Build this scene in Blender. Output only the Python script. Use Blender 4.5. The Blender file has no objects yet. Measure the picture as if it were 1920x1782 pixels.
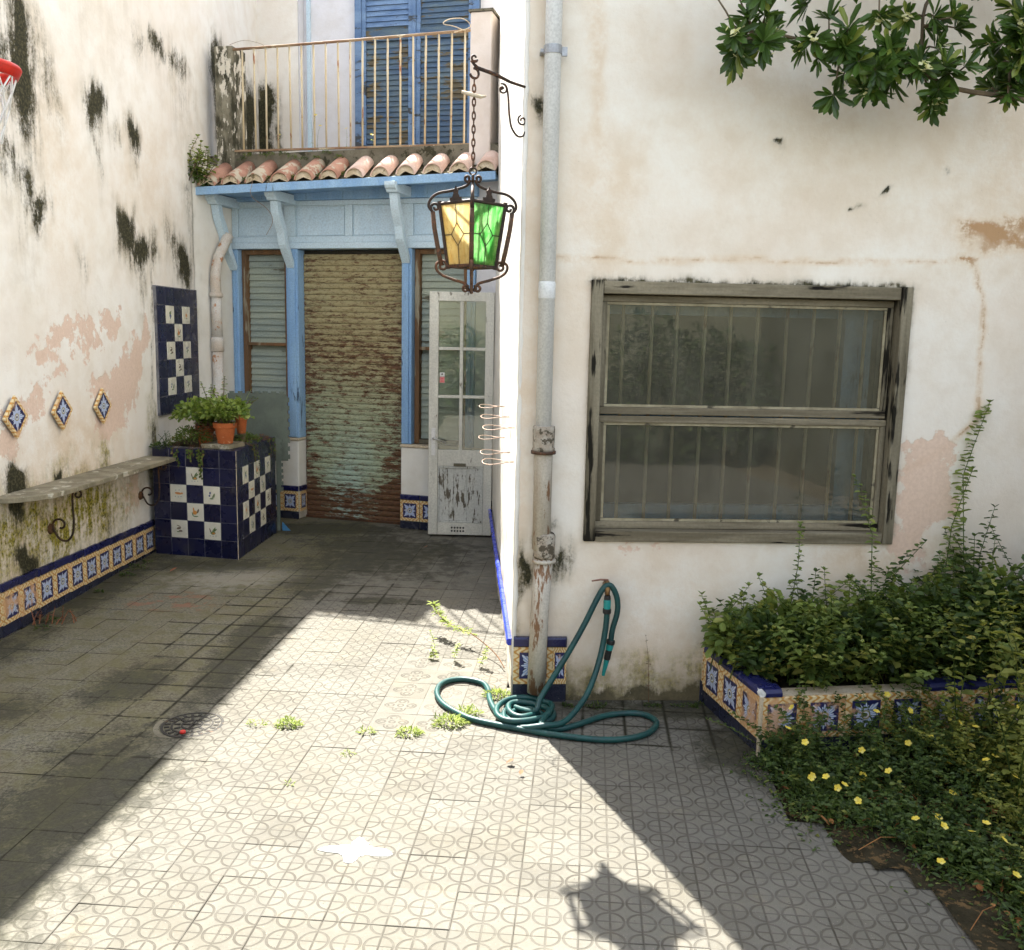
import bpy, math, random
import numpy as np
from mathutils import Vector, Matrix

random.seed(7); RNG = np.random.default_rng(7)
sc = bpy.context.scene
COL = sc.collection

# ------------------------------------------------------------------ camera
TILT, ROLL = math.atan(268/1738), math.radians(1.2)
fwd = Vector((0, math.cos(TILT), -math.sin(TILT))); up0 = Vector((0, math.sin(TILT), math.cos(TILT))); rt0 = Vector((1, 0, 0))
rt = rt0*math.cos(ROLL) + up0*math.sin(ROLL); up = up0*math.cos(ROLL) - rt0*math.sin(ROLL)
cd = bpy.data.cameras.new('camera'); cam = bpy.data.objects.new('camera', cd); COL.objects.link(cam)
m = Matrix((rt, up, -fwd)).transposed().to_4x4(); m.translation = (0, 0, 1.84); cam.matrix_world = m
cd.sensor_fit = 'HORIZONTAL'; cd.sensor_width = 36; cd.lens = 36*1738/1920; cd.clip_start = .05; cd.clip_end = 500
sc.camera = cam

# ------------------------------------------------------------------ light
SUN_AZ, SUN_EL = math.radians(20.5), math.radians(53)      # sun stands beyond the alley, to the left of it
world = bpy.data.worlds.new('World'); sc.world = world; world.use_nodes = True
wn = world.node_tree.nodes; wl_ = world.node_tree.links
sky = wn.new('ShaderNodeTexSky'); sky.sky_type = 'NISHITA'; sky.sun_disc = False
sky.sun_elevation = SUN_EL; sky.sun_rotation = -SUN_AZ; sky.air_density = 1.0; sky.dust_density = 1.6; sky.ozone_density = .6
hsv = wn.new('ShaderNodeHueSaturation'); hsv.inputs['Saturation'].default_value = .45      # hazy, milky summer sky
wl_.new(sky.outputs[0], hsv.inputs['Color']); wl_.new(hsv.outputs[0], wn['Background'].inputs[0]); wn['Background'].inputs[1].default_value = .15
sd = bpy.data.lights.new('sun', 'SUN'); sd.energy = 5.0; sd.angle = math.radians(.5); sd.color = (1, .97, .91)
sun = bpy.data.objects.new('sun', sd); COL.objects.link(sun)
ldir = Vector((math.sin(SUN_AZ)*math.cos(SUN_EL), -math.cos(SUN_AZ)*math.cos(SUN_EL), -math.sin(SUN_EL)))
sun.rotation_euler = ldir.to_track_quat('-Z', 'Y').to_euler(); sun.location = (-4, 14, 16)
sc.view_settings.view_transform = 'Standard'; sc.view_settings.look = 'None'
sc.view_settings.exposure = 2.15; sc.view_settings.gamma = 1
sc.render.engine = 'CYCLES'
sc.cycles.max_bounces = 6; sc.cycles.diffuse_bounces = 3; sc.cycles.caustics_reflective = False; sc.cycles.caustics_refractive = False; sc.cycles.use_adaptive_sampling = True; sc.cycles.adaptive_threshold = .025; sc.cycles.transparent_max_bounces = 12
sc.cycles.use_denoising = True

# ------------------------------------------------------------------ node helpers
def lin(r, g, b):
    f = lambda c: (c/255/12.92 if c/255 <= .04045 else ((c/255+.055)/1.055)**2.4)
    return (f(r), f(g), f(b), 1)

class NT:
    def __init__(s, name):
        s.mat = bpy.data.materials.new(name); s.mat.use_nodes = True
        s.t = s.mat.node_tree; s.b = s.t.nodes['Principled BSDF']; s.out = s.t.nodes['Material Output']
        s._pos = None
    def n(s, ty): return s.t.nodes.new(ty)
    def put(s, sock, v):
        if isinstance(v, bpy.types.NodeSocket): s.t.links.new(v, sock)
        else: sock.default_value = v
    def pos(s):
        if s._pos is None: s._pos = s.n('ShaderNodeNewGeometry').outputs['Position']
        return s._pos
    def obj(s): return s.n('ShaderNodeTexCoord').outputs['Object']
    def island(s): return s.n('ShaderNodeNewGeometry').outputs['Random Per Island']
    def orand(s): return s.n('ShaderNodeObjectInfo').outputs['Random']
    def attr(s, a):
        n = s.n('ShaderNodeAttribute'); n.attribute_name = a; return n.outputs['Fac']
    def map(s, v, scale=(1,1,1), loc=(0,0,0), rot=(0,0,0)):
        n = s.n('ShaderNodeMapping'); s.put(n.inputs['Vector'], v)
        n.inputs['Scale'].default_value = scale; n.inputs['Location'].default_value = loc; n.inputs['Rotation'].default_value = rot
        return n.outputs[0]
    def noise(s, v, scale, detail=4, rough=.55, dist=0):
        n = s.n('ShaderNodeTexNoise'); s.put(n.inputs['Vector'], v)
        n.inputs['Scale'].default_value = scale; n.inputs['Detail'].default_value = detail
        n.inputs['Roughness'].default_value = rough; n.inputs['Distortion'].default_value = dist
        return n.outputs['Fac']
    def voro(s, v, scale, feature='F1', out='Distance'):
        n = s.n('ShaderNodeTexVoronoi'); n.feature = feature; s.put(n.inputs['Vector'], v); n.inputs['Scale'].default_value = scale
        return n.outputs[out]
    def m(s, op, a, b=0., c=0., clamp=False):
        n = s.n('ShaderNodeMath'); n.operation = op; n.use_clamp = clamp
        s.put(n.inputs[0], a); s.put(n.inputs[1], b)
        if len(n.inputs) > 2: s.put(n.inputs[2], c)
        return n.outputs[0]
    def mr(s, v, a, b, c=0., d=1., smooth=True):
        n = s.n('ShaderNodeMapRange'); n.interpolation_type = 'SMOOTHSTEP' if smooth else 'LINEAR'
        s.put(n.inputs[0], v); s.put(n.inputs[1], a); s.put(n.inputs[2], b); s.put(n.inputs[3], c); s.put(n.inputs[4], d)
        return n.outputs[0]
    def mix(s, f, a, b, mode='MIX'):
        n = s.n('ShaderNodeMix'); n.data_type = 'RGBA'; n.blend_type = mode; n.clamp_factor = True
        s.put(n.inputs[0], f); s.put(n.inputs[6], a); s.put(n.inputs[7], b); return n.outputs[2]
    def ramp(s, f, stops, const=False):
        n = s.n('ShaderNodeValToRGB'); s.put(n.inputs[0], f); r = n.color_ramp
        if const: r.interpolation = 'CONSTANT'
        while len(r.elements) < len(stops): r.elements.new(.5)
        for e, (p, c) in zip(r.elements, stops): e.position = p; e.color = c if len(c) == 4 else (*c, 1)
        return n.outputs[0]
    def xyz(s, v):
        n = s.n('ShaderNodeSeparateXYZ'); s.put(n.inputs[0], v); return n.outputs
    def comb(s, x, y, z):
        n = s.n('ShaderNodeCombineXYZ'); s.put(n.inputs[0], x); s.put(n.inputs[1], y); s.put(n.inputs[2], z); return n.outputs[0]
    def bump(s, h, strength=.3, dist=.01, normal=None):
        n = s.n('ShaderNodeBump'); s.put(n.inputs['Height'], h); n.inputs['Strength'].default_value = strength; n.inputs['Distance'].default_value = dist
        if normal is not None: s.put(n.inputs['Normal'], normal)
        s.put(s.b.inputs['Normal'], n.outputs[0]); return n.outputs[0]
    def fin(s, col, rough=.8, spec=.3, metal=0., **k):
        s.put(s.b.inputs['Base Color'], col); s.put(s.b.inputs['Roughness'], rough)
        s.put(s.b.inputs['Specular IOR Level'], spec); s.put(s.b.inputs['Metallic'], metal)
        return s.mat

MAT = {}
def simple(name, c1, c2=None, scale=8, rough=.7, spec=.3, metal=0., wear=None, wamt=.0, wscale=20, stretch=(1,1,1), bump=.15, bscale=60, space='pos', bdist=.004):
    """two tones of one paint, worn through to another colour where a noise says so"""
    t = NT(name); p = t.pos() if space == 'pos' else t.obj()
    q = t.map(p, stretch)
    c = t.mix(t.mr(t.noise(q, scale, 5, .6), .35, .65), c1, c2 or c1)
    c = t.mix(t.mr(t.noise(p, bscale*1.7, 3), .3, .75, 0, .22), c, (.05,.045,.03,1))
    if wear is not None:
        w = t.mr(t.m('ADD', t.noise(q, wscale, 6, .65), t.m('MULTIPLY', t.noise(p, 3.1, 3), .5)), 1.08-.78*wamt, 1.14-.78*wamt)
        c = t.mix(w, c, wear)
    if bump: t.bump(t.noise(q, bscale, 4), bump, bdist)
    MAT[name] = t.fin(c, rough, spec, metal); return MAT[name]

# ------------------------------------------------------------------ mesh helpers
def wloc(o):
    v = Vector((0, 0, 0))
    while o is not None: v += o.location; o = o.parent
    return v
def frame(o, t):
    o = Vector((o[0], o[1], 0)); t = Vector((t[0], t[1], 0)).normalized(); n = Vector((t.y, -t.x, 0))
    def f(s, w, z): return o + t*s + n*w + Vector((0, 0, z))
    f.o, f.t, f.n = o, t, n; f.ang = math.atan2(t.y, t.x); return f
class MB:
    def __init__(s): s.v = []; s.f = []; s.m = []
    def add(s, v, f, mi=0):
        k = len(s.v); s.v += [tuple(p) for p in v]; s.f += [tuple(i+k for i in q) for q in f]; s.m += [mi]*len(f); return s
    def fbox(s, fr, s0, s1, w0, w1, z0, z1, mi=0):
        P = [fr(a, b, c) for c in (z0, z1) for a, b in ((s0, w0), (s1, w0), (s1, w1), (s0, w1))]
        return s.add(P, [(0,1,2,3), (7,6,5,4), (4,5,1,0), (5,6,2,1), (6,7,3,2), (7,4,0,3)], mi)
    def box(s, x0, x1, y0, y1, z0, z1, mi=0):
        P = [(a, b, c) for c in (z0, z1) for a, b in ((x0, y0), (x1, y0), (x1, y1), (x0, y1))]
        return s.add(P, [(3,2,1,0), (4,5,6,7), (0,1,5,4), (1,2,6,5), (2,3,7,6), (3,0,4,7)], mi)
    def tube(s, pts, r, seg=8, mi=0, closed=False):
        P = [Vector(p) for p in pts]; n = len(P); R = r if hasattr(r, '__len__') else [r]*n
        ref = None; rings = []
        for i, p in enumerate(P):
            a = P[(i-1) % n] if (i or closed) else P[i]; b = P[(i+1) % n] if (i < n-1 or closed) else P[i]
            d = (b-a)
            d = d.normalized() if d.length > 1e-9 else Vector((0, 0, 1))
            if ref is None:
                ref = d.orthogonal().normalized()
            ref = (ref - d*ref.dot(d))
            ref = ref.normalized() if ref.length > 1e-6 else d.orthogonal().normalized()
            q = d.cross(ref)
            rings.append([p + (ref*math.cos(2*math.pi*k/seg) + q*math.sin(2*math.pi*k/seg))*R[i] for k in range(seg)])
        V = [v for g in rings for v in g]; F = []
        for i in range(n if closed else n-1):
            j = (i+1) % n
            for k in range(seg): F.append((i*seg+k, i*seg+(k+1) % seg, j*seg+(k+1) % seg, j*seg+k))
        if not closed: F += [tuple(range(seg-1, -1, -1)), tuple((n-1)*seg+k for k in range(seg))]
        return s.add(V, F, mi)
    def lathe(s, prof, c, seg=20, mi=0):
        V = [(c[0]+r*math.cos(2*math.pi*k/seg), c[1]+r*math.sin(2*math.pi*k/seg), c[2]+z) for r, z in prof for k in range(seg)]
        F = [(i*seg+k, i*seg+(k+1) % seg, (i+1)*seg+(k+1) % seg, (i+1)*seg+k) for i in range(len(prof)-1) for k in range(seg)]
        return s.add(V, F, mi)
    def poly(s, pts, th, fr, mi=0):
        """polygon of (s,z) points standing in frame fr from w=th[0] to w=th[1]"""
        n = len(pts); V = [fr(a, th[0], b) for a, b in pts] + [fr(a, th[1], b) for a, b in pts]
        F = [tuple(range(n-1, -1, -1)), tuple(range(n, 2*n))] + [(i, (i+1) % n, n+(i+1) % n, n+i) for i in range(n)]
        return s.add(V, F, mi)
    def build(s, name, mats, parent=None, smooth=False, bevel=0., loc=None):
        return mkobj(name, s.v, s.f, mats, parent, smooth, bevel, loc, s.m)
def mkobj(name, v, f, mats, parent=None, smooth=False, bevel=0., loc=None, mi=None):
    me = bpy.data.meshes.new(name)
    off = wloc(parent) if parent is not None else Vector(loc or (0, 0, 0))
    v = np.asarray(v, float) - np.array(off)
    me.from_pydata(v.tolist() if len(v) < 5 else v, [], f)
    for q in (mats if isinstance(mats, (list, tuple)) else [mats]): me.materials.append(MAT[q] if isinstance(q, str) else q)
    if mi is not None and any(mi): me.polygons.foreach_set('material_index', np.array(mi, 'i'))
    if smooth: me.polygons.foreach_set('use_smooth', [True]*len(me.polygons))
    me.update()
    o = bpy.data.objects.new(name, me); COL.objects.link(o)
    if parent is not None: o.parent = parent
    elif loc: o.location = loc
    if bevel:
        b = o.modifiers.new('bevel', 'BEVEL'); b.width = bevel; b.segments = 2; b.limit_method = 'ANGLE'
    return o
def thing(name, label, cat, loc=(0,0,0), group=None):
    o = bpy.data.objects.new(name, None); COL.objects.link(o); o.location = loc; o.empty_display_size = .1
    return tag(o, label, cat, group)
def tag(o, label=None, cat=None, group=None, kind=None):
    if label: o['label'] = label
    if cat: o['category'] = cat
    if group: o['group'] = group
    if kind: o['kind'] = kind
    return o
def fb(name, fr, s0, s1, w0, w1, z0, z1, mat, parent, bevel=0.): return MB().fbox(fr, s0, s1, w0, w1, z0, z1).build(name, mat, parent, bevel=bevel)
def inst(name, me, parent, loc, ang=0., rot=None, scale=None):
    """another object on shared mesh data, at a world place"""
    o = bpy.data.objects.new(name, me); COL.objects.link(o)
    if parent is not None: o.parent = parent
    o.location = Vector(loc) - (wloc(parent) if parent is not None else Vector((0,0,0)))
    o.rotation_euler = rot or (0, 0, ang)
    if scale: o.scale = scale
    return o
def spline(pts, n=8, closed=False):
    P = [np.array(p, float) for p in pts]; out = []; N = len(P)
    for i in range(N if closed else N-1):
        g = (lambda k: P[k % N]) if closed else (lambda k: P[min(max(k, 0), N-1)])
        a, b, c, d = g(i-1), g(i), g(i+1), g(i+2)
        for k in range(n):
            t = k/n; out.append(.5*((2*b)+(-a+c)*t+(2*a-5*b+4*c-d)*t*t+(-a+3*b-3*c+d)*t**3))
    if not closed: out.append(P[-1])
    return out

# numpy value noise for stain maps and undulation
def vnoise(x, y, seed=0):
    xi, yi = np.floor(x).astype(int), np.floor(y).astype(int); xf, yf = x-xi, y-yi
    u, v = xf*xf*(3-2*xf), yf*yf*(3-2*yf)
    def h(a, b):
        n = (a*374761393 + b*668265263 + seed*1442695041) & 0x7fffffff
        n = ((n ^ (n >> 13))*1274126177) & 0x7fffffff
        return ((n ^ (n >> 16)) & 0xffff)/65535.
    return (h(xi,yi)*(1-u)+h(xi+1,yi)*u)*(1-v) + (h(xi,yi+1)*(1-u)+h(xi+1,yi+1)*u)*v
def fbm(x, y, seed=0, o=4):
    s = 0; a = .5; t = 0
    for k in range(o): s = s+a*vnoise(x*2**k+17*k, y*2**k+5*k, seed+k); t += a; a *= .5
    return s/t
def blobs(a, z, L):
    m = np.zeros_like(a); a0, z0 = a, z
    a = a0+(fbm(a0*3.2, z0*2.2, 71)-.5)*.30+(fbm(a0*11, z0*6, 72)-.5)*.12; z = z0+(fbm(a0*3.2+9, z0*2.2, 73)-.5)*.30+(fbm(a0*11+3, z0*8, 74)-.5)*.12
    for q in L:
        c, d, ra, rz, st = q[:5]; ra *= 1.42; rz *= 1.2
        dx = (a-c)/ra; dz = (z-d)/rz
        dz = np.where(dz < 0, dz*(q[5] if len(q) > 5 else .7), dz*1.15)      # tails run downwards
        m = np.maximum(m, st*np.clip(1.25-np.sqrt(dx*dx+dz*dz), 0, 1))
    return m
def line_mask(a, z, pts, wid, st=1., wob=.02, seed=3):
    m = np.zeros_like(a); aa = a+(fbm(a*9, z*9, seed)-.5)*wob*2; zz = z+(fbm(a*9+50, z*9, seed+9)-.5)*wob*2
    for (x0, y0), (x1, y1) in zip(pts[:-1], pts[1:]):
        dx, dy = x1-x0, y1-y0; t = np.clip(((aa-x0)*dx+(zz-y0)*dy)/(dx*dx+dy*dy), 0, 1)
        d = np.hypot(aa-x0-t*dx, zz-y0-t*dy); m = np.maximum(m, st*np.clip(1-d/wid, 0, 1))
    return m
def wall_grid(name, fr, a_, z_, mats, parent, attrs, und=.006, hole=None, seed=1, ztop=None, loc=None):
    """a hand-plastered wall face: grid in frame fr with gentle unevenness and stain maps"""
    A, Z = np.meshgrid(np.array(a_), np.array(z_), indexing='ij'); na, nz = A.shape
    if ztop is not None: Z = Z/np.array(z_)[-1]*ztop(A)
    w = (fbm(A*1.3, Z*1.3, seed)-.5)*und*2.5 + (fbm(A*6, Z*6, seed+5)-.5)*und
    if hole:
        e = np.maximum(np.maximum(hole[0]-A, A-hole[1]), np.maximum(hole[2]-Z, Z-hole[3])); w = w*np.clip(e/.1, 0, 1)
    o, t, n = np.array(fr.o), np.array(fr.t), np.array(fr.n)
    V = o + A[..., None]*t + w[..., None]*n; V[..., 2] += Z
    idx = np.arange(na*nz).reshape(na, nz)
    F = np.stack([idx[:-1,:-1], idx[1:,:-1], idx[1:,1:], idx[:-1,1:]], -1).reshape(-1, 4)
    if hole:
        ca = (A[:-1,:-1]+A[1:,1:]).ravel()/2; cz = (Z[:-1,:-1]+Z[1:,1:]).ravel()/2
        F = F[~((ca > hole[0]) & (ca < hole[1]) & (cz > hole[2]) & (cz < hole[3]))]
    ob = mkobj(name, V.reshape(-1, 3), F.tolist(), mats, parent, smooth=True, loc=loc)
    for k, fn in attrs.items():
        at = ob.data.attributes.new(k, 'FLOAT', 'POINT'); at.data.foreach_set('value', np.clip(fn(A, Z), 0, 2).astype('f').ravel())
    return ob
def ticks(lo, hi, step, *must):
    v = list(np.arange(lo, hi+1e-6, step)) + [hi] + list(must); v = sorted(set(round(float(x), 4) for x in v)); r = [v[0]]
    for x in v[1:]:
        if x-r[-1] > step*.3 or x in must or x == v[-1]:
            if x-r[-1] <= step*.3 and r[-1] not in must and len(r) > 1: r[-1] = x
            else: r.append(x)
    return r

# ------------------------------------------------------------------ materials
WHITE = lin(232, 226, 214)
def plaster(name, base, tone2, pink=lin(212, 184, 164), dark=(.030, .030, .018, 1)):
    t = NT(name); p = t.pos()
    big = t.noise(p, 1.3, 5, .6); mid = t.noise(p, 7, 6, .62); fine = t.noise(p, 55, 4, .6)
    streak = t.noise(t.map(p, (9, 9, 1.1)), 2.2, 6, .65)
    c = t.mix(t.mr(big, .35, .65), base, tone2)
    c = t.mix(t.mr(t.noise(p, 3.1, 6, .65), .42, .66, 0, .35), c, (tone2[0]*.90, tone2[1]*.86, tone2[2]*.78, 1))
    c = t.mix(t.mr(mid, .45, .7, 0, .35), c, (tone2[0]*.86, tone2[1]*.83, tone2[2]*.78, 1))
    # stains that have a place of their own come in as maps, the noise gives them their ragged edge
    och = t.m('MULTIPLY', t.attr('ochre'), t.mr(t.m('ADD', mid, t.m('MULTIPLY', fine, .4)), .4, .8))
    c = t.mix(t.m('MULTIPLY', och, .75, clamp=True), c, t.mix(t.mr(och, .6, 1.1), lin(212, 184, 148), lin(178, 142, 104)))
    pk = t.mr(t.m('ADD', t.attr('pink'), t.m('MULTIPLY', t.m('SUBTRACT', t.noise(p, 11, 7, .68), .5), 1.5)), .43, .55)
    pkc = t.mix(t.mr(fine, .3, .7), pink, (pink[0]*1.12, pink[1]*1.15, pink[2]*1.18, 1))
    c = t.mix(t.m('MULTIPLY', pk, .88), c, pkc)
    ms = t.m('MULTIPLY', t.attr('moss'), t.mr(t.m('ADD', t.m('MULTIPLY', streak, .45), t.m('MULTIPLY', t.noise(p, 17, 6, .75), .75)), .44, .78))
    mc = t.mix(t.mr(fine, .4, .65), lin(158, 146, 62), lin(84, 82, 30))
    c = t.mix(t.m('MULTIPLY', ms, 1.25, clamp=True), c, mc)
    mo = t.m('MULTIPLY', t.attr('mold'), t.mr(t.m('ADD', t.m('ADD', t.m('MULTIPLY', streak, .36), t.m('MULTIPLY', t.noise(t.map(p, (1, 1, .6)), 19, 6, .8), .54)), t.m('MULTIPLY', fine, .28)), t.m('SUBTRACT', .72, t.m('MULTIPLY', t.attr('mold'), .36)), t.m('SUBTRACT', 1.02, t.m('MULTIPLY', t.attr('mold'), .36))))
    dk = t.mix(t.mr(fine, .42, .66), dark, lin(82, 76, 54))
    soft = t.m('MULTIPLY', t.attr('mold'), t.mr(t.m('ADD', t.m('MULTIPLY', mid, .5), t.m('MULTIPLY', streak, .5)), .38, .62, .1, .7), clamp=True); c = t.mix(soft, c, lin(150, 140, 116))
    c = t.mix(t.m('MULTIPLY', mo, 1.6, clamp=True), c, dk)
    # specks of grime and pin holes
    sp = t.mr(t.noise(p, 85, 3, .7), .70, .76, 0, .55); c = t.mix(t.m('MULTIPLY', sp, t.mr(mid, .4, .6)), c, lin(110, 96, 78))
    z = t.xyz(p)[2]
    gr = t.m('MULTIPLY', t.mr(t.m('ADD', z, t.m('MULTIPLY', mid, .25)), .12, .45, 1, 0), t.mr(mid, .35, .65, .15, .7))
    c = t.mix(gr, c, lin(120, 108, 82))
    h = t.m('ADD', t.noise(p, 30, 5, .7), t.m('MULTIPLY', pk, -.7))
    t.bump(h, .45, .006)
    MAT[name] = t.fin(c, .9, .15); return MAT[name]
plaster('plaster_left', lin(236, 232, 224), lin(230, 222, 211))
plaster('plaster_front', lin(233, 226, 212), lin(227, 214, 196), pink=lin(212, 182, 158))
plaster('plaster_white', lin(234, 230, 220), lin(226, 221, 210))
plaster('plaster_upper', lin(222, 220, 222), lin(214, 211, 212))
plaster('plaster_rosy', lin(230, 218, 208), lin(222, 208, 196))
plaster('plaster_garden', lin(128, 126, 104), lin(112, 110, 90))

DEEP, PALE = lin(134, 172, 212), lin(206, 224, 234)
simple('blue_deep', DEEP, lin(156, 190, 220), 6, .6, .3, wear=lin(74, 92, 112), wamt=.22, wscale=26, stretch=(1, 1, .12), bump=.25, bscale=50)
simple('blue_pale', PALE, lin(204, 224, 234), 5, .6, .3, wear=lin(112, 120, 120), wamt=.16, wscale=26, stretch=(1, 1, .12), bump=.25, bscale=50)
simple('blue_panel', lin(212, 230, 240), lin(198, 220, 234), 4, .6, .3, wear=lin(128, 112, 96), wamt=.12, wscale=16, stretch=(1, 1, .2), bump=.2, bscale=40)
simple('blue_shutter', lin(92, 120, 158), lin(122, 148, 180), 7, .65, .25, wear=lin(70, 74, 78), wamt=.32, wscale=16, stretch=(.3, .3, 1), bump=.3, bscale=50)
simple('shutter_dark', lin(74, 96, 122), lin(98, 114, 122), 7, .7, .2, wear=lin(96, 88, 70), wamt=.34, wscale=12, stretch=(.3, .3, 1), bump=.3, bscale=50)
simple('wood_brown', lin(134, 98, 66), lin(110, 84, 60), 9, .8, .2, wear=lin(152, 142, 120), wamt=.36, wscale=14, stretch=(1, 1, .1), bump=.4, bscale=60)
simple('wood_grey', lin(122, 116, 100), lin(92, 86, 70), 8, .85, .15, wear=lin(34, 30, 24), wamt=.36, wscale=14, stretch=(.25, .25, .25), bump=.5, bscale=50)
simple('wood_grey_long', lin(142, 132, 110), lin(108, 99, 80), 12, .85, .15, wear=lin(30, 26, 20), wamt=.33, wscale=9, stretch=(.12, 1, 1.6), bump=.6, bscale=40, bdist=.008)
simple('wood_grey_tall', lin(138, 129, 108), lin(100, 92, 74), 12, .85, .15, wear=lin(32, 29, 22), wamt=.36, wscale=9, stretch=(1.6, 1, .12), bump=.6, bscale=40, bdist=.008)
simple('louver', lin(168, 174, 156), lin(146, 156, 148), 5, .75, .2, wear=lin(96, 92, 76), wamt=.25, wscale=12, stretch=(.2, .2, 1), bump=.25)
simple('door_white', lin(222, 219, 206), lin(205, 202, 190), 6, .6, .3, wear=lin(116, 108, 94), wamt=.25, wscale=34, stretch=(1, 1, .22), bump=.3, bscale=45)
simple('door_peeling', lin(212, 212, 204), lin(196, 196, 188), 6, .65, .3, wear=lin(96, 88, 74), wamt=.42, wscale=34, stretch=(1, 1, .2), bump=.55, bscale=34, bdist=.006)
simple('iron', lin(66, 50, 40), lin(44, 35, 30), 30, .65, .4, metal=.35, wear=lin(98, 66, 46), wamt=.36, wscale=60, bump=.4, bscale=150)
simple('iron_brown', lin(92, 66, 46), lin(68, 50, 38), 30, .65, .4, metal=.3, wear=lin(112, 74, 50), wamt=.40, wscale=60, bump=.4, bscale=150)
simple('rail_paint', lin(214, 200, 170), lin(198, 178, 142), 14, .6, .3, wear=lin(150, 104, 72), wamt=.28, wscale=30, stretch=(1, 1, .25), bump=.25, bscale=120)
simple('rail_rust', lin(140, 106, 80), lin(172, 148, 118), 14, .7, .3, wear=lin(206, 194, 166), wamt=.30, wscale=20, stretch=(.2, 1, 1), bump=.3, bscale=120)
simple('pvc', lin(224, 223, 218), lin(214, 213, 208), 3, .4, .4, wear=lin(150, 146, 136), wamt=.04, wscale=30, bump=0)
simple('pipe_cast', lin(196, 188, 172), lin(170, 156, 138), 9, .75, .25, wear=lin(128, 96, 70), wamt=.34, wscale=26, stretch=(1, 1, .25), bump=.35, bscale=60)
simple('pipe_collar', lin(148, 132, 112), lin(176, 168, 152), 14, .85, .2, wear=lin(84, 76, 62), wamt=.42, wscale=26, bump=.5, bscale=60)
simple('pipe_left', lin(214, 208, 198), lin(206, 190, 172), 6, .6, .3, wear=lin(176, 128, 92), wamt=.30, wscale=14, bump=.2)
simple('zinc', lin(168, 170, 172), lin(150, 150, 150), 20, .45, .5, metal=.5, bump=.1)
simple('stone_shelf', lin(146, 137, 114), lin(118, 110, 90), 7, .85, .2, wear=lin(178, 172, 154), wamt=.30, wscale=12, bump=.5, bscale=70)
simple('concrete', lin(126, 120, 104), lin(96, 90, 76), 5, .9, .15, wear=lin(60, 58, 44), wamt=.35, wscale=11, bump=.5, bscale=60)
simple('curb_mossy', lin(92, 86, 68), lin(58, 58, 40), 8, .95, .1, wear=lin(164, 152, 126), wamt=.30, wscale=24, bump=.7, bscale=40, bdist=.012)
simple('pier_moldy', lin(150, 143, 124), lin(62, 60, 47), 9, .95, .1, wear=lin(210, 202, 186), wamt=.40, wscale=20, stretch=(1, 1, .4), bump=.6, bscale=50, bdist=.01)
simple('mortar', lin(214, 198, 172), lin(196, 176, 146), 12, .95, .1, wear=lin(120, 108, 80), wamt=.30, wscale=26, bump=.6, bscale=60)
simple('grout', lin(132, 130, 132), lin(96, 94, 98), 12, .95, .1, bump=.3)
simple('soil', lin(58, 52, 38), lin(38, 35, 25), 10, 1., .05, wear=lin(92, 74, 50), wamt=.35, wscale=30, bump=.9, bscale=40, bdist=.02)
simple('earth_ground', lin(120, 108, 88), lin(96, 86, 70), 3, 1., .05, bump=.6, bscale=30, bdist=.02)
simple('dark_room', lin(60, 58, 52), lin(46, 45, 40), 3, .9, .1, bump=0)
simple('foam', lin(112, 120, 108), lin(98, 106, 96), 5, .85, .2, bump=.3, bscale=120)
simple('hose_green', lin(18, 74, 70), lin(14, 60, 60), 12, .45, .4, wear=lin(96, 112, 98), wamt=.14, wscale=30, bump=.15, bscale=40)
simple('hose_cap', lin(28, 150, 142), lin(20, 132, 128), 12, .4, .5, bump=0)
simple('black_plastic', lin(26, 27, 28), lin(36, 36, 36), 12, .5, .4, bump=0)
simple('brass', lin(140, 106, 62), lin(112, 84, 56), 30, .5, .4, metal=.6, bump=.2, bscale=150)
simple('tap_red', lin(150, 112, 94), lin(128, 92, 76), 30, .6, .4, bump=.2)
simple('steel', lin(190, 190, 186), lin(168, 168, 164), 20, .35, .5, metal=.8, bump=0)
simple('hoop_red', lin(214, 46, 28), lin(198, 36, 24), 8, .45, .4, bump=.05)
simple('cord_white', lin(232, 230, 226), lin(214, 212, 208), 30, .8, .2, bump=.2, bscale=200)
simple('wire', lin(168, 144, 124), lin(146, 122, 106), 20, .55, .4, metal=.3, bump=0)
simple('terracotta', lin(190, 106, 60), lin(168, 88, 48), 6, .85, .15, wear=lin(206, 158, 116), wamt=.26, wscale=30, bump=.3, bscale=80, space='obj')
simple('roof_clay', lin(190, 144, 122), lin(168, 124, 104), 7, .9, .15, wear=lin(186, 174, 152), wamt=.36, wscale=11, bump=.4, bscale=60)
simple('roof_clay_sunlit', lin(228, 200, 184), lin(214, 178, 158), 7, .9, .15, wear=lin(170, 140, 116), wamt=.16, wscale=20, bump=.3, bscale=60)
simple('bark', lin(118, 102, 82), lin(96, 84, 68), 20, .9, .1, stretch=(1, 1, .3), bump=.5, bscale=50)
simple('twig_brown', lin(120, 84, 58), lin(96, 70, 48), 20, .9, .1, bump=0)
simple('sticker_white', lin(228, 226, 222), lin(222, 220, 214), 20, .5, .4, bump=0)
simple('sticker_red', lin(216, 140, 140), lin(214, 132, 132), 20, .5, .4, bump=0)
simple('rust_slab', lin(112, 80, 58), lin(84, 62, 46), 15, .9, .1, bump=.5)
simple('blue_plastic', lin(70, 130, 170), lin(64, 120, 160), 15, .5, .4, bump=0)
simple('red_leaf', lin(140, 84, 62), lin(158, 106, 76), 15, .8, .2, bump=0)

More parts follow.
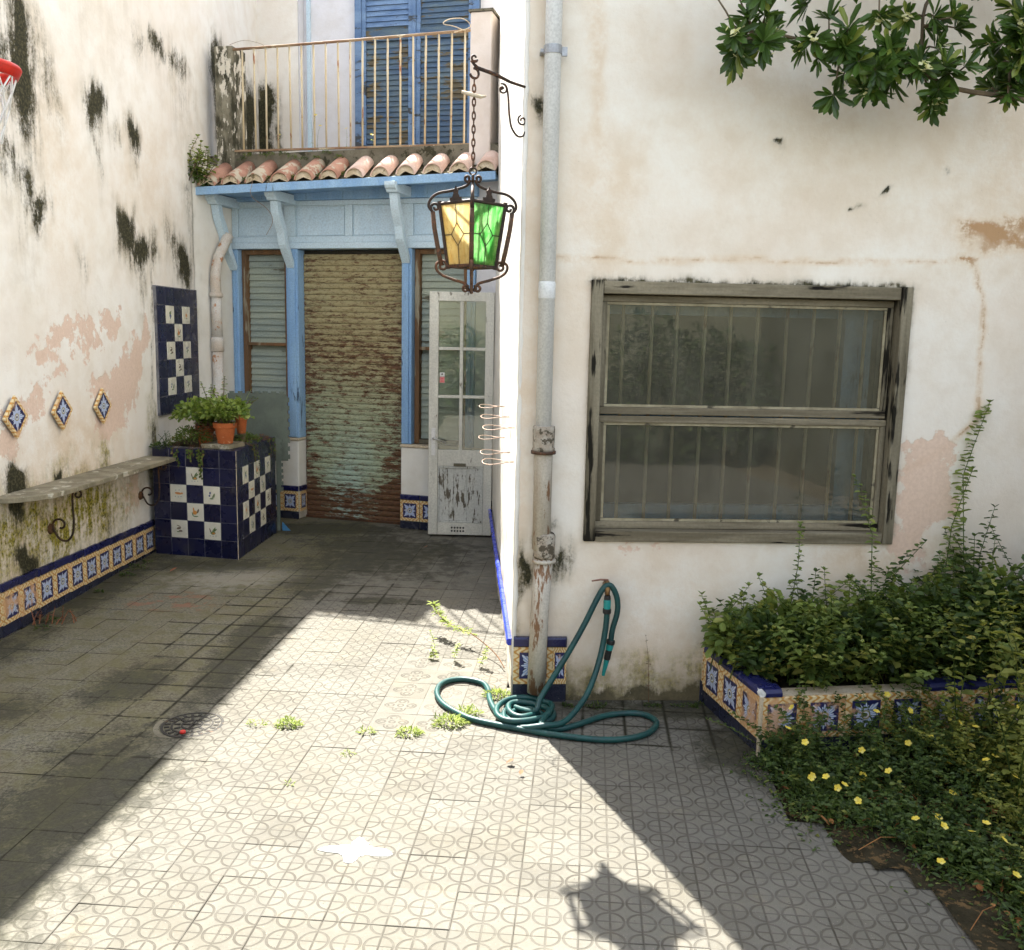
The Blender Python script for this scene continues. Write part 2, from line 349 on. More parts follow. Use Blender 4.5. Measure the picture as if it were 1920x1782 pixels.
def glazed(name, c1, c2, chip=lin(176, 168, 150), amt=.03):
    t = NT(name); p = t.pos()
    c = t.mix(t.orand(), c1, c2)
    c = t.mix(t.mr(t.noise(p, 6, 4), .4, .7, 0, .35), c, (c1[0]*.5, c1[1]*.5, c1[2]*.55, 1))
    c = t.mix(t.mr(t.noise(p, 34, 6, .7), .74-amt, .77-amt), c, chip)
    c = t.mix(t.mr(t.noise(p, 4, 5, .7), .55, .8, 0, .35), c, lin(90, 84, 66))
    t.bump(t.noise(p, 14, 2), .08, .004)
    MAT[name] = t.fin(c, t.mr(t.noise(p, 9, 4), .3, .7, .18, .42), .5); return MAT[name]
glazed('tile_navy', lin(22, 26, 62), lin(17, 20, 48))
glazed('tile_navy_cap', lin(30, 33, 82), lin(24, 27, 66), amt=.05)
glazed('tile_navy_old', lin(36, 40, 62), lin(46, 48, 60), amt=.07)
glazed('tile_royal', lin(46, 66, 190), lin(40, 56, 170), amt=.05)
glazed('tile_white', lin(228, 222, 202), lin(218, 212, 192), chip=lin(150, 140, 118), amt=0)

def floral(name, dirty):
    """majolica tile: pale blue eight-pointed flower on navy, ochre scrolls at the rim; tile face in local x,z, 1 unit = half a tile"""
    t = NT(name); o = t.obj(); x, y, z = t.xyz(t.map(o, (10.4, 10.4, 10.4)))
    r = t.m('SQRT', t.m('ADD', t.m('MULTIPLY', x, x), t.m('MULTIPLY', z, z))); th = t.m('ARCTAN2', z, x)
    c4 = t.m('COSINE', t.m('MULTIPLY', th, 4)); c8 = t.m('COSINE', t.m('MULTIPLY', th, 8)); c24 = t.m('COSINE', t.m('MULTIPLY', th, 24))
    star = t.m('SUBTRACT', r, t.m('ADD', t.m('MULTIPLY', c4, -.10), t.m('ADD', t.m('MULTIPLY', c8, .12), t.m('MULTIPLY', c24, .05))))
    rim = t.m('MAXIMUM', t.m('ABSOLUTE', x), t.m('ABSOLUTE', z))
    wav = t.m('ADD', rim, t.m('MULTIPLY', t.m('COSINE', t.m('MULTIPLY', t.m('ADD', x, z), 11)), .035))
    wav = t.m('ADD', wav, t.m('MULTIPLY', t.m('COSINE', t.m('MULTIPLY', t.m('SUBTRACT', x, z), 11)), .035))
    cream, ochre, navy, sky_, white = lin(226, 204, 158), lin(196, 140, 62), lin(30, 34, 84), lin(146, 166, 206), lin(206, 212, 222)
    scr = t.m('SINE', t.m('ADD', t.m('MULTIPLY', t.m('ABSOLUTE', x), 17), t.m('MULTIPLY', t.m('SINE', t.m('MULTIPLY', t.m('ABSOLUTE', z), 15)), 2.2)))
    bg = t.mix(t.mr(scr, .2, .6), cream, ochre)
    bg = t.mix(t.mr(t.m('ABSOLUTE', t.m('SUBTRACT', scr, .1)), .0, .16, .8, 0), bg, lin(110, 70, 40))
    c = t.mix(t.mr(wav, .70, .73, 1, 0), bg, navy)
    c = t.mix(t.mr(star, .52, .57, 1, 0), c, t.mix(t.mr(c24, -.2, .5), sky_, white))
    c = t.mix(t.m('MULTIPLY', t.mr(star, .50, .20, 0, 1), t.mr(c8, -.6, -.95, 0, .8)), c, navy)
    c = t.mix(t.mr(r, .25, .22, 0, 1), c, lin(150, 142, 96)); c = t.mix(t.mr(r, .17, .15, 0, 1), c, white); c = t.mix(t.mr(r, .10, .085, 0, 1), c, navy)
    p = t.pos()
    c = t.mix(t.mr(t.noise(p, 9, 6, .7), .60-dirty, .72-dirty, 0, .85), c, lin(206, 160, 116))
    c = t.mix(t.mr(t.noise(p, 24, 5, .7), .52, .75, 0, .5), c, lin(98, 84, 52))
    t.bump(t.noise(p, 20, 2), .08, .003)
    MAT[name] = t.fin(c, .35, .5); return MAT[name]
floral('tile_floral', .02); floral('tile_floral_worn', .14)

def rusty_shutter():
    t = NT('rusty_shutter'); p = t.pos(); x, y, z = t.xyz(p)
    n1 = t.noise(t.map(p, (1.6, 1.6, 6)), 5.5, 7, .78); n2 = t.noise(p, 2.3, 4); n3 = t.noise(t.map(p, (1, 1, 6)), 22, 5, .7)
    up_ = t.mr(z, .75, 1.75)
    base = t.mix(t.m('ADD', up_, t.m('MULTIPLY', t.m('SUBTRACT', n2, .5), .8), clamp=True), lin(160, 168, 138), lin(160, 148, 110))
    cx = t.m('ABSOLUTE', t.m('SUBTRACT', x, -1.56))
    cy = t.m('MULTIPLY', t.mr(t.m('ADD', cx, t.m('MULTIPLY', t.m('SUBTRACT', n2, .5), .5)), .08, .30, 1, 0), t.mr(z, 1.2, .1, 0, 1))
    base = t.mix(t.m('MULTIPLY', cy, .45), base, lin(172, 206, 204))
    band = t.m('ADD', t.mr(t.m('ABSOLUTE', t.m('SUBTRACT', z, 1.52)), .0, .6, .07, 0), t.mr(t.m('ABSOLUTE', t.m('SUBTRACT', z, .14)), .05, .30, .15, 0))
    side = t.m('MULTIPLY', t.mr(cx, .18, .5), t.mr(z, .1, 1.5, .16, .04))
    rust = t.mr(t.m('ADD', t.m('ADD', n1, band), t.m('ADD', side, t.m('MULTIPLY', n3, .36))), .70, .82)
    c = t.mix(rust, base, t.mix(t.mr(n3, .4, .65), lin(112, 78, 54), lin(66, 46, 34)))
    c = t.mix(t.mr(t.noise(t.map(p, (1, 1, 2.2)), 20, 5, .75), .48, .66, 0, .6), c, lin(104, 84, 54))
    t.bump(t.m('ADD', rust, n3), .35, .003)
    MAT['rusty_shutter'] = t.fin(c, .7, .3)
rusty_shutter()

def leafmat(name, c1, c2, c3, rough=.5, trans=.35):
    t = NT(name); r = t.island()
    c = t.mix(t.mr(r, 0, .8, smooth=False), c1, c2); c = t.mix(t.mr(r, .86, .95), c, c3)
    t.fin(c, rough, .35)
    tr = t.n('ShaderNodeBsdfTranslucent'); t.put(tr.inputs[0], t.mix(.5, c, (c2[0]*1.6, c2[1]*1.7, c2[2]*.8, 1)))
    ms = t.n('ShaderNodeMixShader'); ms.inputs[0].default_value = trans
    t.t.links.new(t.b.outputs[0], ms.inputs[1]); t.t.links.new(tr.outputs[0], ms.inputs[2]); t.t.links.new(ms.outputs[0], t.out.inputs[0])
    MAT[name] = t.mat
leafmat('leaf_bush', lin(80, 98, 46), lin(130, 144, 72), lin(164, 160, 84))
leafmat('leaf_dark', lin(44, 62, 30), lin(78, 98, 44), lin(108, 118, 58))
leafmat('leaf_yellowish', lin(92, 102, 44), lin(138, 140, 64), lin(172, 158, 76))
leafmat('leaf_succulent', lin(88, 112, 50), lin(138, 154, 76), lin(172, 178, 104), .35)
leafmat('leaf_trail', lin(58, 78, 34), lin(104, 122, 52), lin(128, 110, 62))
leafmat('leaf_reddish', lin(96, 62, 48), lin(120, 84, 60), lin(80, 88, 48))
leafmat('leaf_glossy', lin(40, 60, 26), lin(78, 104, 44), lin(128, 138, 62), .30, .25)
leafmat('leaf_grass', lin(112, 128, 70), lin(160, 170, 108), lin(186, 180, 130))
leafmat('leaf_fern', lin(48, 66, 30), lin(88, 106, 48), lin(124, 128, 62))
leafmat('petal_yellow', lin(226, 196, 60), lin(238, 216, 92), lin(240, 224, 130), .6, .3)
leafmat('petal_cream', lin(226, 220, 170), lin(236, 232, 196), lin(216, 206, 120), .6, .3)
leafmat('dead_leaf', lin(128, 84, 46), lin(156, 110, 64), lin(110, 78, 50), .8, .1)
leafmat('leaf_back', lin(40, 56, 26), lin(70, 90, 40), lin(96, 108, 50))

def glassmat(name, tint, dust, dfac, rough=.02, refl=1.):
    """old pane: clear glass under an uneven film of dust"""
    t = NT(name); p = t.pos(); L = t.t.links
    tr = t.n('ShaderNodeBsdfTransparent'); tr.inputs[0].default_value = tint
    gl = t.n('ShaderNodeBsdfGlossy'); gl.inputs['Roughness'].default_value = rough
    df = t.n('ShaderNodeBsdfDiffuse'); df.inputs[0].default_value = dust
    n = t.noise(t.map(p, (1, 1, .5)), 7, 6, .7)
    m1 = t.n('ShaderNodeMixShader'); t.put(m1.inputs[0], t.mr(n, .3, .75, dfac*.6, dfac*1.25)); L.new(tr.outputs[0], m1.inputs[1]); L.new(df.outputs[0], m1.inputs[2])
    fr = t.n('ShaderNodeFresnel'); fr.inputs[0].default_value = 1.5
    m2 = t.n('ShaderNodeMixShader'); t.put(m2.inputs[0], t.m('MULTIPLY', fr.outputs[0], refl)); L.new(m1.outputs[0], m2.inputs[1]); L.new(gl.outputs[0], m2.inputs[2])
    b = t.n('ShaderNodeBump'); t.put(b.inputs['Height'], t.noise(p, 3, 2)); b.inputs['Strength'].default_value = .02; b.inputs['Distance'].default_value = .01
    L.new(b.outputs[0], gl.inputs['Normal']); L.new(m2.outputs[0], t.out.inputs[0]); MAT[name] = t.mat
glassmat('glass_window', (.82, .83, .79, 1), lin(120, 117, 102), .29, refl=1.15)
glassmat('glass_door', (.88, .92, .88, 1), lin(190, 192, 180), .10, refl=3.0)
glassmat('screen_film', (.75, .78, .76, 1), lin(96, 102, 92), .3)
def stained(name, c1, c2):
    t = NT(name); p = t.pos(); L = t.t.links
    n = t.mr(t.noise(t.map(p, (3, 3, 1)), 9, 4, .6, 1.2), .38, .66)
    c = t.mix(n, c1, c2); c = t.mix(t.mr(t.noise(p, 45, 5, .75), .5, .72, 0, .55), c, (c2[0]*.45, c2[1]*.42, c2[2]*.35, 1)); c = t.mix(t.mr(t.noise(p, 16, 3, .6), .55, .62, 0, .3), c, (c1[0], c1[1], c1[2], 1))
    tl = t.n('ShaderNodeBsdfTranslucent'); t.put(tl.inputs[0], c); tr = t.n('ShaderNodeBsdfTransparent'); t.put(tr.inputs[0], c)
    a = t.n('ShaderNodeMixShader'); a.inputs[0].default_value = .14; L.new(tl.outputs[0], a.inputs[1]); L.new(tr.outputs[0], a.inputs[2])
    g = t.n('ShaderNodeBsdfGlossy'); g.inputs['Roughness'].default_value = .15
    b = t.n('ShaderNodeMixShader'); b.inputs[0].default_value = .05; L.new(a.outputs[0], b.inputs[1]); L.new(g.outputs[0], b.inputs[2])
    L.new(b.outputs[0], t.out.inputs[0]); MAT[name] = t.mat
stained('glass_amber', lin(240, 230, 200), lin(228, 208, 164)); stained('glass_green', lin(172, 206, 164), lin(106, 170, 108))

stained('glass_clear', lin(236, 230, 206), lin(222, 212, 178))
# the paving: 20 cm cement tiles pressed with rings and crosses; grid origin and turn as laid in the yard
GYAW = math.radians(-4.6); GX = Vector((math.cos(GYAW), math.sin(GYAW), 0)); GY = Vector((-math.sin(GYAW), math.cos(GYAW), 0))
GO = Vector((-.341, 2.945, 0)) + GY*.1
def paving_mat():
    t = NT('paving'); p = t.pos(); x, y, z = t.xyz(p)
    dx = t.m('SUBTRACT', x, GO.x); dy = t.m('SUBTRACT', y, GO.y)
    a = t.m('ADD', t.m('MULTIPLY', dx, GX.x), t.m('MULTIPLY', dy, GX.y)); b = t.m('ADD', t.m('MULTIPLY', dx, GY.x), t.m('MULTIPLY', dy, GY.y))
    wob = t.noise(p, 30, 3)
    def cell(v): return t.m('SUBTRACT', v, t.m('ROUND', v))
    u = cell(t.m('MULTIPLY', a, 10)); v = cell(t.m('MULTIPLY', b, 10))
    r = t.m('SQRT', t.m('ADD', t.m('MULTIPLY', u, u), t.m('MULTIPLY', v, v)))
    def groove(d, w): return t.mr(t.m('ABSOLUTE', d), w*.5, w, 1, 0)
    ring = groove(t.m('SUBTRACT', r, .445), .052)
    cross = t.m('MAXIMUM', groove(u, .046), t.m('MULTIPLY', groove(v, .036), t.mr(r, .44, .47, 1, .3)))
    pat = t.m('MAXIMUM', ring, cross)
    # a strip of rosette tiles let into the paving beside the alley corner
    ti = t.m('FLOOR', t.m('MULTIPLY', a, 5)); tj = t.m('FLOOR', t.m('MULTIPLY', b, 5))
    U = t.m('SUBTRACT', t.m('SUBTRACT', t.m('MULTIPLY', a, 5), ti), .5); V = t.m('SUBTRACT', t.m('SUBTRACT', t.m('MULTIPLY', b, 5), tj), .5)
    R2 = t.m('SQRT', t.m('ADD', t.m('MULTIPLY', U, U), t.m('MULTIPLY', V, V))); T2 = t.m('ARCTAN2', V, U)
    pet = t.m('SUBTRACT', R2, t.m('ADD', .21, t.m('MULTIPLY', t.m('ABSOLUTE', t.m('COSINE', t.m('MULTIPLY', T2, 2))), .17)))
    au, av = t.m('ABSOLUTE', U), t.m('ABSOLUTE', V)
    hole = t.m('SQRT', t.m('ADD', t.m('POWER', t.m('SUBTRACT', t.m('MAXIMUM', au, av), .24), 2.), t.m('POWER', t.m('MINIMUM', au, av), 2.)))
    ros = t.m('MAXIMUM', groove(pet, .035), t.m('MAXIMUM', groove(t.m('SUBTRACT', hole, .075), .03), groove(t.m('SUBTRACT', R2, .07), .03)))
    fl = t.m('MULTIPLY', t.m('COMPARE', ti, -1.5, .6), t.m('COMPARE', tj, 7., 2.1))
    pat = t.m('ADD', t.m('MULTIPLY', pat, t.m('SUBTRACT', 1., fl)), t.m('MULTIPLY', ros, fl))
    n1 = t.noise(p, 1.5, 5, .6); n2 = t.noise(p, 9, 6, .65); n3 = t.noise(p, 60, 4, .7); n4 = t.noise(p, 180, 3, .7)
    # where feet and water have worn the relief away
    def blob(cx, cy, rx, ry, soft=.6):
        q = t.m('SQRT', t.m('ADD', t.m('POWER', t.m('MULTIPLY', t.m('SUBTRACT', x, cx), 1/rx), 2.), t.m('POWER', t.m('MULTIPLY', t.m('SUBTRACT', y, cy), 1/ry), 2.)))
        return t.mr(t.m('ADD', q, t.m('ADD', t.m('ADD', t.m('MULTIPLY', t.m('SUBTRACT', n2, .5), 2.2), t.m('MULTIPLY', t.m('SUBTRACT', n1, .5), 2.0)), t.m('MULTIPLY', t.m('SUBTRACT', n3, .5), 1.1))), 1-soft, 1+soft*.25, 1, 0)
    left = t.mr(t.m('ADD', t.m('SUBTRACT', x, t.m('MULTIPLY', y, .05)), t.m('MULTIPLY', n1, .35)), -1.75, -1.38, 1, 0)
    back = t.mr(t.m('ADD', y, t.m('MULTIPLY', n1, .5)), 6.2, 6.9)
    worn = t.m('MAXIMUM', t.m('MULTIPLY', left, .88), t.m('MULTIPLY', back, .8))
    worn = t.m('MAXIMUM', worn, t.m('MULTIPLY', t.mr(n1, .56, .72), .5))
    wn_ = t.n('ShaderNodeTexWhiteNoise'); wn_.noise_dimensions = '2D'; t.put(wn_.inputs['Vector'], t.comb(ti, tj, 0.))
    pat = t.m('MULTIPLY', pat, t.m('MULTIPLY', t.m('SUBTRACT', 1., worn), t.m('MULTIPLY', t.mr(wn_.outputs[0], 0., 1., .7, 1., smooth=False), t.mr(t.noise(p, 14, 5, .7), .32, .52, .45, 1.))))
    c = t.mix(wn_.outputs[0], lin(106, 103, 95), lin(93, 90, 82))
    c = t.mix(t.mr(n1, .42, .62, 0, .35), c, lin(102, 97, 84)); c = t.mix(t.mr(n2, .4, .7, 0, .5), c, lin(116, 112, 102)); c = t.mix(t.mr(n3, .5, .75, 0, .5), c, lin(96, 90, 76)); c = t.mix(t.mr(n4, .62, .72, 0, .4), c, lin(176, 170, 156))
    c = t.mix(t.mr(t.noise(p, 3.3, 6, .7), .54, .70, 0, .35), c, lin(128, 118, 98)); c = t.mix(t.m('MULTIPLY', t.mr(t.noise(p, 130, 2, .5), .66, .72, 0, .8), t.mr(n2, .4, .6)), c, lin(60, 54, 42))
    # black-green film of algae in the damp corners: against the left wall, along the gully, before the shutter
    S = [(-1.80, 2.6, .48, 1.15), (-1.68, 3.45, .34, .9), (-1.15, 7.5, .85, 1.2), (-1.4, 6.55, .35, .4), (-2.86, 6.0, .22, 1.6), (-2.3, 7.0, .7, .25), (-.85, 6.15, .35, .10), (-1.75, 8.4, 1.3, .35), (1.0, 4.40, 1.2, .13), (-2.3, 3.0, .5, .5), (-1.95, 4.6, .25, .5), (-2.5, 4.2, .4, .25), (-1.52, 5.0, .18, 1.1), (1.05, 3.9, .25, .3)]
    al = None
    for q in S:
        k = blob(*q); al = k if al is None else t.m('MAXIMUM', al, k)
    alg = t.m('MULTIPLY', al, t.mr(t.m('ADD', n2, t.m('MULTIPLY', n3, .35)), .34, .66, .45, 1))
    ALG = (alg,)
    c = t.mix(t.m('MULTIPLY', alg, 0.), c, t.mix(t.mr(n2, .4, .6), lin(44, 43, 30), lin(56, 56, 38)))
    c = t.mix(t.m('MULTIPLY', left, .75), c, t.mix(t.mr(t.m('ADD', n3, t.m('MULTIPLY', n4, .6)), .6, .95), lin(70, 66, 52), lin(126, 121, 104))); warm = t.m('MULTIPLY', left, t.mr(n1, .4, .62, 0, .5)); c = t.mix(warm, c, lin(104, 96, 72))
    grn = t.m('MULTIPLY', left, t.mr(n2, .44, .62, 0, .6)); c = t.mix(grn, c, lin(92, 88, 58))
    redp = blob(-2.25, 6.0, .45, .3); c = t.mix(t.m('MULTIPLY', redp, t.mr(n2, .5, .62, 0, .5)), c, lin(150, 92, 80))
    pale = blob(-2.0, 6.7, .55, .35); c = t.mix(t.m('MULTIPLY', pale, .5), c, lin(158, 152, 138))
    c = t.mix(t.m('MULTIPLY', pat, t.mr(n2, .3, .65, .45, .85)), c, lin(66, 62, 54))
    c = t.mix(t.m('MULTIPLY', ALG[0], .74), c, t.mix(t.mr(n2, .4, .6), lin(40, 39, 27), lin(58, 57, 40)))
    jb = t.m('MAXIMUM', blob(-1.62, 5.1, .42, 1.7), t.m('MAXIMUM', blob(-.95, 6.3, .5, .4), blob(.7, 4.25, .6, .35)))
    jb = t.m('MULTIPLY', jb, 1.7, clamp=True)
    edge = t.mr(t.m('MAXIMUM', au, av), t.m('SUBTRACT', .484, t.m('MULTIPLY', jb, .06)), .495)
    c = t.mix(t.m('MULTIPLY', edge, t.m('MAXIMUM', t.m('MAXIMUM', t.mr(t.noise(p, 3, 4), .52, .70, .0, .6), t.m('MULTIPLY', t.m('MAXIMUM', left, back), t.mr(t.noise(p, 2.2, 5, .7), .40, .56, .1, .9))), t.m('MULTIPLY', jb, t.mr(t.noise(p, 6, 4), .35, .48, .45, 1)))), c, lin(42, 40, 28))
    h = t.m('ADD', t.m('MULTIPLY', pat, -1.), t.m('MULTIPLY', n3, .6)); t.bump(h, .6, .004)
    MAT['paving'] = t.fin(c, .85, .2)
paving_mat()

# ------------------------------------------------------------------ frames of the place (metres; x right, y into the alley, z up)
LW = frame((-2.98, 5.25), (.02, 1))                  # left wall, s runs into the alley, faces +x
FW = frame((.024, 4.46), (1, .05))                   # front wall of the right-hand house
AW = frame((.024, 4.46), (.053, -1))                 # its flank along the alley: s < 0 runs into the alley, faces -x
SF = frame((-1.5, 8.75), (.958, -.287))              # shopfront at the end of the alley
RL = frame((-2.603, 8.913), (.970, -.242))           # terrace railing
CN = frame((-2.93, 8.625), (.980, -.199))            # edge of the tiled canopy
UW = frame((-1.2, 10.4), (1, -.25))                  # upper wall at the back of the terrace
UP = Vector((0, 0, 1))

# ------------------------------------------------------------------ ground and paving
g = MB().box(-40, 40, -40, 40, -.4, -.045).build('ground', 'earth_ground'); tag(g, kind='structure')
def in_bed(x, y):      # bare soil bed on the right, the paving broken off along it
    P = [(1.10, 3.9), (1.11, 3.45), (1.26, 3.24), (1.48, 3.14), (1.60, 2.93), (1.56, 2.4), (1.6, 1.0), (9, 1), (9, 4.6), (1.1, 4.6)]
    c = False
    for (x0, y0), (x1, y1) in zip(P, P[1:]+P[:1]):
        if (y0 > y) != (y1 > y) and x < (x1-x0)*(y-y0)/(y1-y0)+x0: c = not c
    return c
pav = thing('paving', None, None, (0, 0, 0)); tag(pav, kind='structure')
pm = MB(); d, e, T_ = .0987, .0965, .035
d, e = .0999, .0994
V = [(-d,-d,-T_), (d,-d,-T_), (d,d,-T_), (-d,d,-T_), (-d,-d,-.0007), (d,-d,-.0007), (d,d,-.0007), (-d,d,-.0007), (-e,-e,0), (e,-e,0), (e,e,0), (-e,e,0)]
FQ = [(8,9,10,11)] + [(4+i, 4+(i+1) % 4, 8+(i+1) % 4, 8+i) for i in range(4)] + [(i, (i+1) % 4, 4+(i+1) % 4, 4+i) for i in range(4)]
pm.add(V, FQ); proto = pm.build('tile', 'paving', pav); tile_me = proto.data; bpy.data.objects.remove(proto)
cells = []
for j in range(-40, 32):
    for i in range(-24, 24):
        c = GO + GX*(.2*i+.1) + GY*(.2*j+.1)
        if not (-3.05 < c.x < 4.6 and -4.9 < c.y): continue
        if c.y > 4.55 and c.x > .03: continue
        if c.y > 9.3-.27*(c.x+2.9): continue
        if in_bed(c.x, c.y): continue
        if math.hypot(c.x+1.466, c.y-4.09) < .10: continue
        v = c - Vector((0, 0, 1.84)); Zc = v.dot(fwd); px = 960+1738*v.dot(rt)/max(Zc, .1); py = 891-1738*v.dot(up)/max(Zc, .1)
        vis = Zc > .5 and -30 < px < 1950 and 600 < py < 1830
        hid = c.x < -2.9 or (c.x < -2.15 and c.y > 7.3)
        cells.append((0 if vis and not hid else 1, v.length, c, (i, j)))
cells.sort(key=lambda q: (q[0], q[1]))
rest = MB()
for k, (_, _, c, ij) in enumerate(cells):
    rr = random.Random(ij[0]*1000+ij[1]); dz = rr.uniform(-.0014, .0014); tx, ty = rr.gauss(0, .004), rr.gauss(0, .004); da = rr.gauss(0, .004)
    if k < 300:
        inst('tile', tile_me, pav, c + UP*dz, rot=(tx, ty, GYAW+da))
    else:
        R = Matrix.Rotation(GYAW, 3, 'Z') @ Matrix.Rotation(tx, 3, 'X') @ Matrix.Rotation(ty, 3, 'Y')
        rest.add([R @ Vector(v) + c + UP*dz for v in V], FQ)
tag(rest.build('tile_field', 'paving', pav), kind='stuff')
# mortar bed seen in the joints, and the soil of the bed
bed = MB()
for _, _, c, ij in cells: bed.add([c+GX*a_+GY*b_-UP*.0042 for a_, b_ in ((-.101, -.101), (.101, -.101), (.101, .101), (-.101, .101))], [(0,1,2,3)])
simple('joint_dirt', lin(118, 114, 104), lin(92, 87, 72), 3, 1, .05, wear=lin(86, 92, 48), wamt=.3, wscale=14, bump=.6)
bed.build('joint_bed', 'joint_dirt', pav)
gx = np.arange(1.0, 4.6, .05); gy = np.arange(1.2, 4.6, .05); A_, B_ = np.meshgrid(gx, gy, indexing='ij')
hz = -.022+fbm(A_*4, B_*4, 4)*.07*np.clip((A_-1.12)/.25, 0, 1); idx = np.arange(hz.size).reshape(hz.shape)
FF = np.stack([idx[:-1,:-1], idx[1:,:-1], idx[1:,1:], idx[:-1,1:]], -1).reshape(-1, 4)
cc = [(gx[i]+.025, gy[j]+.025) for i in range(len(gx)-1) for j in range(len(gy)-1)]
FF = [tuple(f) for f, (cx, cy) in zip(FF.tolist(), cc) if in_bed(cx, cy) or in_bed(cx+.14, cy) or in_bed(cx+.1, cy+.14)]
tag(mkobj('soil', np.stack([A_, B_, hz], -1).reshape(-1, 3), FF, 'soil', smooth=True), kind='structure')
# drain cover set in a cement ring
mh = thing('drain_cover', 'round dark cast iron drain cover in the shaded paving at the sun edge', 'drain', (-1.466, 4.09, 0))
k = MB().lathe([(.17, -.02), (.172, -.001), (.148, -.001), (.146, -.02)], (-1.466, 4.09, 0), 28); k.build('cement_ring', 'concrete', mh)
k = MB().lathe([(.142, -.02), (.142, .001), (.130, .003), (.126, -.004), (.098, -.004), (.095, .003), (.088, .003), (.085, -.004), (.052, -.004), (.05, .003), (.042, .003), (.04, -.004), (.001, -.004)], (-1.466, 4.09, 0), 36)
simple('iron_drain', lin(52, 48, 42), lin(38, 36, 32), 20, .75, .3, wear=lin(92, 72, 54), wamt=.3, wscale=40, bump=.4, bscale=120); k.build('cover', 'iron_drain', mh)
k = MB()
for i in range(20):
    a = i*math.pi/10; fr = frame((-1.466, 4.09), (math.cos(a), math.sin(a)))
    k.fbox(fr, .100, .124, -.007, .007, -.006, .003)
    if i % 2 == 0: k.fbox(fr, .055, .082, -.006, .006, -.006, .003)
    if i % 5 == 0: k.fbox(fr, 0, .04, -.005, .005, -.006, .004)
k.build('ribs', 'iron_drain', mh)
bt = MB().lathe([(.013, 0), (.014, .006), (.011, .011), (.0, .012)], (-1.475, 3.99, .004), 12).build('bottle_cap', 'hoop_red', loc=None)
tag(bt, 'tiny red bottle cap lying on the drain cover', 'bottle cap')

# ------------------------------------------------------------------ left wall
zt = lambda A: 5.41+.168*(A+5.25-6.4)
MOLD = [(5.68,3.41,.20,.30,.8),(5.85,3.45,.17,.42,1.15),(5.75,3.7,.2,.3,.9),(6.0,3.5,.14,.3,.7),(6.16,3.42,.10,.26,.7),(6.08,3.7,.07,.5,.5),(6.24,3.24,.08,.22,.6),(5.62,3.15,.2,.3,.45),
 (6.75,3.38,.16,.2,1.15),(6.78,3.16,.08,.28,.7),(7.05,3.26,.1,.14,.6),(7.37,3.32,.12,.2,1.05),(7.62,4.05,.18,.12,.6),(7.95,4.08,.14,.12,.95),(8.29,4.08,.25,.16,.8),(8.4,3.85,.35,.35,.42),
 (9.35,4.35,.22,.32,1.2),(9.5,4.0,.22,.42,1.15),(9.7,3.66,.2,.32,1.),(5.60,2.78,.15,.22,.75),(5.45,2.85,.15,.2,.7),(5.78,2.68,.14,.2,.85),(5.92,2.58,.10,.2,1.05),(5.75,2.45,.2,.3,.4),
 (7.16,2.60,.15,.2,1.2),(7.38,2.45,.17,.15,1.1),(7.64,2.45,.12,.17,.85),(7.38,2.22,.12,.25,.6),(8.0,2.6,.12,.2,.6),(8.30,2.40,.16,.2,1.15),(8.15,2.5,.1,.2,.8),(6.42,2.25,.05,.15,.6),(8.52,2.8,.07,.6,.5),(8.45,3.05,.1,.25,.6),
 (10.3,4.05,.35,.42,1.2),(7.0,4.6,.5,.5,.35),(6.6,4.3,.1,.5,.4),
 (5.51,.92,.12,.16,1.3),(6.03,.88,.06,.1,1.2),(5.52,.42,.11,.14,1.2),(6.63,.84,.09,.14,.5),(6.68,.42,.05,.15,.7),(7.5,.98,.06,.2,.8),(7.55,1.6,.03,.6,.7),(7.58,2.1,.04,.3,.7)]
PINK = [(7.04,1.39,.24,.30,1.05),(6.83,1.18,.24,.2,1.0),(6.68,1.42,.2,.15,.8),(7.25,1.55,.14,.28,.9),(6.08,1.79,.2,.12,.72),(5.94,1.67,.18,.12,.68),(6.06,1.52,.18,.12,.72),(6.78,1.87,.2,.14,.7),(5.71,1.35,.2,.16,.66),(7.4,1.8,.1,.3,.66),(5.4,1.2,.2,.2,.66),(6.4,1.75,.3,.2,.58),(7.1,.5,.2,.2,.66)]
MOSS = [(6.1,.6,.8,.24,.9),(5.46,.65,.34,.26,1.3),(5.95,.55,.36,.26,1.4),(6.32,.62,.30,.2,1.5),(6.64,.58,.24,.2,1.2),(5.62,.45,.22,.22,1.),(6.9,.5,.22,.2,.7),(6.63,.9,.12,.16,.9),(6.05,.92,.14,.14,.6),(7.5,.9,.08,.3,1.0),(5.3,.5,.3,.3,.9)]
OCH = [(6.0,.75,.9,.3,.9),(6.3,1.05,.6,.25,.7),(5.4,.5,.4,.4,.8),(6.2,3.0,.3,.6,.4),(7.6,3.0,.5,.6,.35)]
lw = thing('courtyard_wall', 'tall white courtyard wall on the left, streaked with black mould and pink patches', 'wall', (-2.98, 5.25, 0))
Y = lambda A: A+5.25
wall_grid('wall_face', LW, ticks(-.75, 5.5, .022), ticks(0, 5.6, .025), 'plaster_left', lw,
    dict(mold=lambda A, Z: blobs(Y(A), Z, MOLD), pink=lambda A, Z: blobs(Y(A), Z, [q+(1.,) for q in PINK]), moss=lambda A, Z: blobs(Y(A), Z, MOSS), ochre=lambda A, Z: blobs(Y(A), Z, OCH)), und=.007, seed=3, ztop=zt)
wall_grid('wall_face', LW, ticks(-10.3, -.75, .12), ticks(0, 5.6, .12), 'plaster_left', lw, dict(mold=lambda A, Z: .8*np.clip(fbm(A*.8, Z*.8, 5)*2-1, 0, 1)), und=.007, seed=3, ztop=zt)
k = MB(); P = [LW(s, w, z) for s in (-10.3, 5.5) for w, z in ((-.02, -.1), (-.02, zt(np.array(s))), (-.35, zt(np.array(s))), (-.35, -.1))]
